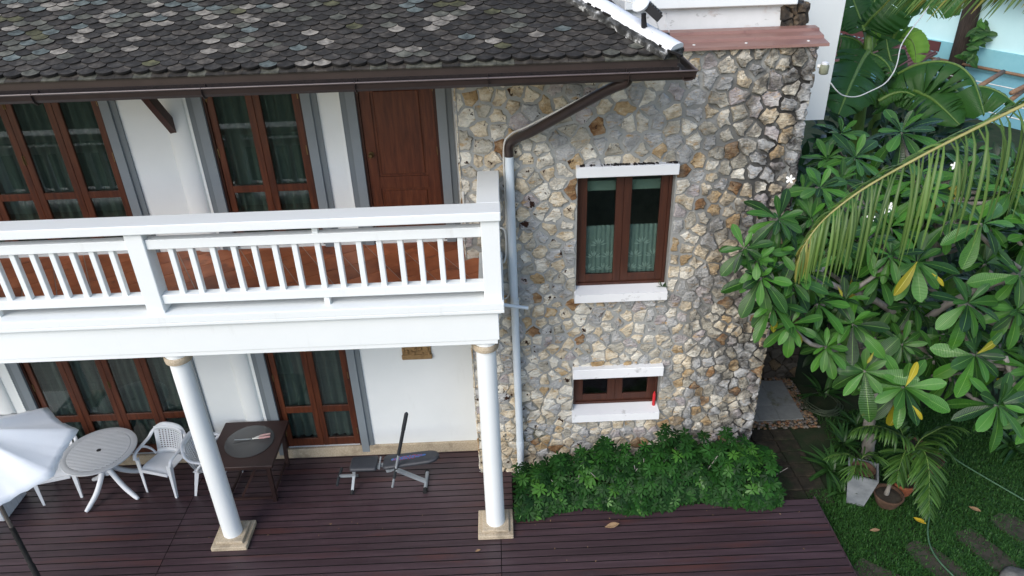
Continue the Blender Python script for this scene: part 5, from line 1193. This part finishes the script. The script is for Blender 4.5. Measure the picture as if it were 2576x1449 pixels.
q = MB(); q.extrude([a, b_, d_, c_], (0, 0, -.06)); sro = q.build('roof_sheet', SHED, sh_)
for i in range(26):
    p, r_ = a.lerp(c_, (i+.5)/26), b_.lerp(d_, (i+.5)/26); q = MB(); q.bar(p+Vector((0, 0, .02)), r_+Vector((0, 0, .02)), .05, .035); q.build('corrugation', SHED, sro)
q = MB(); q.extrude([a+Vector((0, 0, .02)), c_+Vector((0, 0, .02)), c_+Vector((0, 0, .32)), a+Vector((0, 0, .32))], no*-.05); q.build('ridge_flashing', mat('dark_maroon_flashing', [(.07, .02, .02), (.09, .03, .03)], 3, rough=.5), sh_)
bf = empty('bamboo_fence', (13.5, 12, 0), 0, 'weathered bamboo pole fence with wires in front of the teal wall', 'fence')
w0, w1 = atz(2012+.2315*1480, .2315*640, 1.45), atz(2012+.2315*2500, .2315*838, 1.45); wd = (w1-w0)
q = MB(); q.tube([w0-wd*.2, w0+wd*1.5], .05, 8); q.build('rail', BAMBOO, bf, True, None)
for (xa, ya, xb, yb) in ((2210, 780, 1950, 940), (2434, 980, 2300, 1080), (1500, 645, 1400, 700), (2600, 860, 2300, 1010)):
    p, r_ = at(2012+.2315*xa, .2315*ya, 16.0), at(2012+.2315*xb, .2315*yb, 14.8); q = MB(); q.tube([p, r_], .05, 8); q.build('cross_pole', BAMBOO, bf, True, None)
for dz_, k in ((.25, 0), (.75, 1), (1.1, 2)):
    q = MB(); q.tube([w0-Vector((0, 0, dz_))+Vector((-.6, -.5, 0)), w0+wd*1.4-Vector((0, 0, dz_))+Vector((-.6, -.5, 0))], .018, 6); q.build('wire', CABLE, bf, True, None)
q = MB(); q.tube(bez([at(2012+.2315*x, .2315*y, t_) for x, y, t_ in ((335, 900, 9.6), (400, 985, 9.6), (480, 1040, 9.7), (620, 1050, 9.8), (780, 985, 9.9), (920, 910, 10.0), (1010, 800, 10.1), (1060, 680, 10.2), (1100, 500, 10.4), (1200, 340, 10.6), (1380, 100, 11), (1460, -60, 11.2))], 60), .0085, 6)
tag(q.build('hanging_cable', CABLE, None, True, None), 'slack white cable hanging from the white rear wall across the banana leaves', 'cable')

# pots and palms by the lawn
gp = empty('cement_planter', (4.885, .37, GZ), R_(-25), 'tall square tapered grey cement planter at the corner of the deck', 'planter')
q = MB(); a, b_ = .185, .105; h = .56
V = [(-b_, -b_, 0), (b_, -b_, 0), (b_, b_, 0), (-b_, b_, 0), (-a, -a, h), (a, -a, h), (a, a, h), (-a, a, h)]+[(s*(a-.025), t_*(a-.025), z) for z in (h, h-.08) for s, t_ in ((-1, -1), (1, -1), (1, 1), (-1, 1))]
q.add(V, [(3, 2, 1, 0), (0, 1, 5, 4), (1, 2, 6, 5), (2, 3, 7, 6), (3, 0, 4, 7), (4, 5, 9, 8), (5, 6, 10, 9), (6, 7, 11, 10), (7, 4, 8, 11), (8, 9, 13, 12), (9, 10, 14, 13), (10, 11, 15, 14), (11, 8, 12, 15)]); q.build('planter_body', CONC, gp, local=True)
q = MB(); q.add(V[12:16], [(0, 1, 2, 3)]); q.build('soil', SOIL, gp, local=True)
q = MB(); q.lathe([(.10, h-.08), (.14, h-.005), (.15, h+.01), (.135, h+.01), (.12, h-.03)], n=20); q.build('inner_pot', OLDCLAY, gp, True, 40, True)
def bowl(name, c, r, h, mt, label, plant=True):
    o = empty(name, c, 0, label, 'pot', 'clay pots by the lawn'); q = MB(); q.lathe([(r*.62, 0), (r*.72, h*.15), (r*.95, h*.7), (r, h*.85), (r*1.04, h*.9), (r*1.04, h), (r*.93, h), (r*.88, h*.8), (r*.5, h*.78)], n=28); q.build('pot_body', mt, o, True, 40, True)
    q = MB(); q.lathe([(r*.88, h*.79), (r*.86, h*.83), (.01, h*.86)], n=20); q.build('soil', SOIL, o, True, 40, True); return o
bowl('clay_bowl', (5.26, .27, GZ), .185, .19, OLDCLAY, 'wide weathered clay bowl beside the grey cement planter')
bowl('clay_pot', (5.56, .46, GZ), .15, .22, CLAY, 'orange clay pot half hidden under the palm fronds')
bowl('clay_pot', (6.13, .86, GZ), .17, .24, OLDCLAY, 'brown clay pot standing farthest out on the lawn')
bowl('clay_pot', (6.05, 1.15, GZ), .13, .26, OLDCLAY, 'small dark clay pot tucked in behind the brown pot')
q = MB(); q.tube(bez([(5.24, .29, GZ+.15), (5.28, .33, .15), (5.36, .38, .35)], 8), [.035, .032, .026, .024, .022, .02, .018, .016, .014], 9); tag(q.build('bare_stem', BARK, None, True, None), 'thick bare grey stem growing in the wide clay bowl', 'stem')
def dq(x, y, t_): return at(2012.4+.28245*x, 1039.7+.28245*y, t_)
ar = empty('potted_palm', (5.6, .55, GZ), 0, 'small potted palm with arching feathery fronds beside the lawn', 'palm')
cb = dq(1000, 300, 9.35)
for rach, n, L, dr in [(((1010, 330, 9.35), (1080, 315, 9.2), (1130, 400, 9.1), (1152, 560, 9.0), (1150, 720, 8.95), (1150, 900, 8.9)), 46, lambda u_: .40*math.sin(math.pi*min(1, .28+u_*.62)), (.2, .5)), (((990, 320, 9.35), (945, 330, 9.2), (910, 400, 9.15), (880, 500, 9.1), (862, 600, 9.05)), 20, lambda u_: .36*math.sin(math.pi*min(1, .3+u_*.6)), (.3, .7)),
                        (((980, 330, 9.35), (930, 230, 9.3), (840, 165, 9.2), (700, 115, 9.1), (560, 120, 9.05), (470, 170, 9.0)), 28, lambda u_: .36*math.sin(math.pi*min(1, .3+u_*.6)), (.8, 1.4)), (((1010, 330, 9.35), (1080, 230, 9.35), (1190, 165, 9.3), (1300, 115, 9.25), (1420, 130, 9.2)), 16, lambda u_: .42*math.sin(math.pi*min(1, .3+u_*.6)), (.5, .9)), (((1000, 320, 9.35), (1090, 270, 9.4), (1170, 240, 9.4), (1260, 300, 9.4)), 10, lambda u_: .3, (.5, .9)), (((960, 330, 9.4), (900, 150, 9.5), (860, 40, 9.6)), 12, lambda u_: .34, (.5, .9))]:
    frond(ar, [dq(*p) for p in rach], n, L, .018, lambda u_: ARECA, 'frond', .009, .003, dr, Vector((-1, -.25, .15)) if abs(rach[-1][0]-rach[0][0]) < 200 else Vector((0, -.7, .6)), .18, .8, fwd=.5, rmat=PSTEM)
for i in range(5):
    p = cb+Vector((rg.uniform(-.05, .05), rg.uniform(-.05, .05), 0)); q = MB(); q.tube([(5.58+rg.uniform(-.05, .05), .50, GZ+.15), p.lerp(Vector((5.58, .5, GZ)), .4), p], [.016, .013, .01], 7); q.build('stem', PSTEM, ar, True, None)
ar2 = empty('planter_palm', (4.87, .36, .3), 0, 'young dark green palm growing in the grey cement planter', 'palm')
for rach in (((545, 470, 9.15), (500, 400, 9.1), (400, 360, 9.05), (250, 395, 9.0)), ((545, 470, 9.15), (560, 390, 9.15), (640, 370, 9.1), (720, 420, 9.1)), ((545, 470, 9.15), (500, 470, 9.05), (480, 540, 8.95))):
    frond(ar2, [dq(*p) for p in rach], 18, lambda u_: .30*math.sin(math.pi*min(1, .3+u_*.6)), .010, lambda u_: ARECA, 'frond', .008, .003, (.5, 1.0), Vector((0, -.7, .6)), .25, .8, rmat=PSTEM)
STP = leaf_proto(lambda u_: .075*math.sin(math.pi*min(1, u_*.92+.08)**.9)+.003, 7, curl=.55, fold=.35); STPm = proto_mesh('strap_leaf', STP, STRAP)
for k, (u_, v_, n, L, lb) in enumerate([(2092, 1175, 30, .42, 'clump of bright strap leaves left of the grey cement planter'), (2120, 1110, 26, .38, 'strap leaf clump at the foot of the frangipani trunk'), (2150, 1065, 24, .36, 'strap leaf clump behind the frangipani trunk'), (2120, 1228, 16, .30, 'low strap leaf clump at the corner of the deck'), (2068, 985, 12, .5, 'dark strap leaf clump beside the pebbles'), (2550, 1120, 18, .55, 'grassy strap leaf clump at the right edge of the lawn')]):
    c = atz(u_, v_, GZ+.1); o = empty('strap_plant', (c.x, c.y, GZ), 0, lb, 'plant', 'strap leaf plants')
    for i in range(n):
        a = i*2.4+rg.random(); e = R_(rg.uniform(25, 75)); d = Vector((math.cos(a)*math.cos(e), math.sin(a)*math.cos(e), math.sin(e))); s = L*rg.uniform(.7, 1.15)
        putm('leaf', STPm, o, frame(d, (-d.x*.5, -d.y*.5, 1), Vector((c.x+rg.uniform(-.05, .05), c.y+rg.uniform(-.05, .05), GZ+.02)), s))
# hose, coil, stepping stones, rock
q = MB(); q.tube(bez([(5.9, -1.9, GZ+.03), (5.62, -1.3, GZ+.04), (5.469, -.9, GZ+.05), (5.426, -.6, GZ+.05), (5.511, -.304, GZ+.05), (5.737, .06, GZ+.04), (6.1, .62, GZ+.05), (6.40, 1.10, GZ+.06), (6.52, 1.2, GZ+.06), (6.64, .93, GZ+.05), (6.86, .546, GZ+.05), (7.078, .18, GZ+.05), (7.35, -.3, GZ+.04)], 90), .010, 8); tag(q.build('garden_hose', HOSE, None, True, None), 'thin green garden hose lying across the lawn', 'hose')
cc = atz(2068, 1020, GZ); q = MB(); q.tube([(cc.x+(.30-.03*math.sin(i*.9))*(1-.05*(i//24))*math.cos(i*.2618), cc.y+.30*(1-.05*(i//24))*math.sin(i*.2618), GZ+.02+.012*(i//24)+.004*math.sin(i)) for i in range(24*6)], .009, 6); tag(q.build('hose_coil', mat('old_olive_hose', [(.03, .045, .025), (.05, .07, .04)], 9, rough=.6), None, True, None), 'coil of thin hose lying beside the pebble border', 'hose')
STN = [((6.80, -.33), .40, .20, -50), ((6.13, -.57), .40, .17, -68), ((5.43, -.74), .40, .19, -60), ((4.62, -.92), .34, .22, -45), ((7.5, -.1), .4, .22, -50)]
for k, ((x, y), a, b_, an) in enumerate(STN):
    q = MB(); n = 18; r2 = random.Random(k); an = R_(an); P2 = []
    for i in range(n):
        t_ = 2*math.pi*i/n; rr_ = r2.uniform(.88, 1.06); ex = abs(math.cos(t_))**.6*math.copysign(1, math.cos(t_)); ey = abs(math.sin(t_))**.6*math.copysign(1, math.sin(t_)); P2.append((x+(ex*a*math.cos(an)-ey*b_*math.sin(an))*rr_, y+(ex*a*math.sin(an)+ey*b_*math.cos(an))*rr_, GZ-.04))
    q.extrude(P2, (0, 0, .055)); tag(q.build('stepping_stone', STEP), ['worn stepping stone farthest up the lawn', 'worn stepping stone in the middle of the lawn', 'worn stepping stone under the green hose', 'worn stepping stone nearest the deck edge', 'worn stepping stone beyond the right edge of the lawn'][k], 'stepping stone', 'stepping stones in the lawn')
q = MB(); r2 = random.Random(4); bm = bmesh.new(); bmesh.ops.create_icosphere(bm, subdivisions=3, radius=1); bm.verts.index_update()
q.add([(6.22+v.co.x*.17*(1+.15*math.sin(v.co.y*5)), -1.0+v.co.y*.15*(1+.12*math.sin(v.co.z*6)), GZ+.03+v.co.z*.10+r2.uniform(-.006, .006)) for v in bm.verts], [[v.index for v in f.verts] for f in bm.faces]); bm.free(); tag(q.build('garden_rock', mat('lichened_grey_rock', [(.07, .07, .065), (.16, .16, .15)], 12, rough=.9, bump=.6, bscale=30), None, True, None), 'grey rounded rock at the bottom edge of the lawn', 'rock')
# grass
def grass(n):
    rs = np.random.RandomState(3); X = rs.uniform(4.29, 8.6, n); Y_ = rs.uniform(-2.0, 2.2, n)
    keep = ~((X < 5.05) & (Y_ > .55)) & ~((Y_ > 1.0) & (X < 5.6) & (rs.rand(n) < .8))
    dens = .72+.28*np.sin(X*5+1.3*Y_)*np.sin(Y_*6+X); keep &= rs.rand(n) < dens+.25
    for (x, y), a, b_, an in STN:
        an = math.radians(an); dx, dy = X-x, Y_-y; e = np.hypot((dx*math.cos(an)+dy*math.sin(an))/(a*1.02), (-dx*math.sin(an)+dy*math.cos(an))/(b_*1.05)); keep &= (e > 1) | ((e > .66) & (rs.rand(n) < .40)) | (rs.rand(n) < .22)
    X, Y_ = X[keep], Y_[keep]; n = len(X); an = rs.uniform(0, 2*np.pi, n); L = rs.uniform(.045, .11, n); w_ = rs.uniform(.0035, .0065, n); ln = rs.uniform(.25, 1.0, n)
    d = np.stack([np.cos(an), np.sin(an)], 1); s = np.stack([-np.sin(an), np.cos(an)], 1)
    base = np.stack([X, Y_, np.full(n, GZ-.03)], 1)
    def pt(off, u_, z): return np.concatenate([base[:, :2]+d*(off*L)[:, None]+s*(u_*w_)[:, None], (base[:, 2]+z*L)[:, None]], 1)
    o1 = .30*ln; o2 = ln*.95
    V = np.stack([pt(0*ln, -1, 0*ln), pt(0*ln, 1, 0*ln), pt(o1, -.9, .62+0*ln), pt(o1, .9, .62+0*ln), pt(o2, 0, 1.0-.45*ln)], 1).reshape(-1, 3)
    i = np.arange(n)[:, None]*5; F3 = np.concatenate([i+[0, 1, 3], i+[0, 3, 2], i+[2, 3, 4]]); tn = np.repeat(rs.rand(n), 5); UV = np.tile([[0, 0], [0, 1], [.5, 0], [.5, 1], [1, .5]], (n, 1))
    return put('lawn_grass', fast_mesh('lawn_grass', V, F3, GRASS, None, UV, tn))
tag(grass(95000), 'short dark green lawn beside the deck and pots', 'grass', kind='stuff')
# dry bits on the deck and pads of moss dirt near the hedge
lt = MB()
for i in range(70):
    x, y = rg.uniform(-4, 4.1), rg.choice((rg.uniform(-1.2, .25), rg.uniform(.0, .25))); sz = rg.uniform(.006, .02); a = rg.random()*6; d = Vector((math.cos(a), math.sin(a), 0)); e = Vector((-d.y, d.x, 0)); c = Vector((x, y, .0035))
    if abs(x) < .3 and abs(y) < .3 or abs(x+3.37) < .3 and abs(y) < .3: continue
    lt.add([c, c+d*sz+e*sz*.35+Vector((0, 0, .004)), c+d*sz*2, c+d*sz-e*sz*.35], [(0, 1, 2, 3)])
tag(lt.build('leaf_litter', DEADL), 'tiny dry leaf bits scattered over the front deck boards', 'litter', kind='stuff')
# fallen leaves
def fallen(loc, L, rz_, mt, label, curl=.5):
    V, F, U = leaf_proto(lambda u_: .20*math.sin(math.pi*min(1, u_*.95+.03)**1.1)+.006, 7, curl=-curl*.35, fold=curl); 
    o = put('fallen_leaf', fast_mesh('fallen_leaf', V*L, F, mt, None, U, np.zeros(len(V)), True), None, loc, (R_(12), R_(-4), rz_)); o.modifiers.new('thick', 'SOLIDIFY').thickness = .002; tag(o, label, 'leaf', 'fallen leaves')
fallen((1.40, -.11, .012), .19, R_(4), DEADL, 'curled tan leaf lying on the deck near the hedge'); fallen((-.26, -.40, .008), .07, R_(10), DEADL, 'tiny tan leaf lying on the deck beside the right column base')
fallen((5.46, -.04, GZ+.07), .17, R_(-62), YELL, 'bright yellow fallen leaf on the lawn'); fallen((6.27, .10, GZ+.07), .15, R_(-55), DEADL, 'curled tan leaf lying far out on the lawn'); fallen((4.80, -.22, GZ+.07), .12, R_(-10), DEADL, 'short brown leaf on the lawn near the deck edge')
fallen((.55, .22, .01), .14, R_(15), DEADL, 'brown leaf under the hedge beside the right column base'); fallen((1.56, .26, .01), .10, R_(-60), DEADL, 'dry brown leaf at the back of the deck under the hedge'); fallen((7.0, -.72, GZ+.06), .12, R_(30), YELL, 'small yellow leaf at the right edge of the lawn')
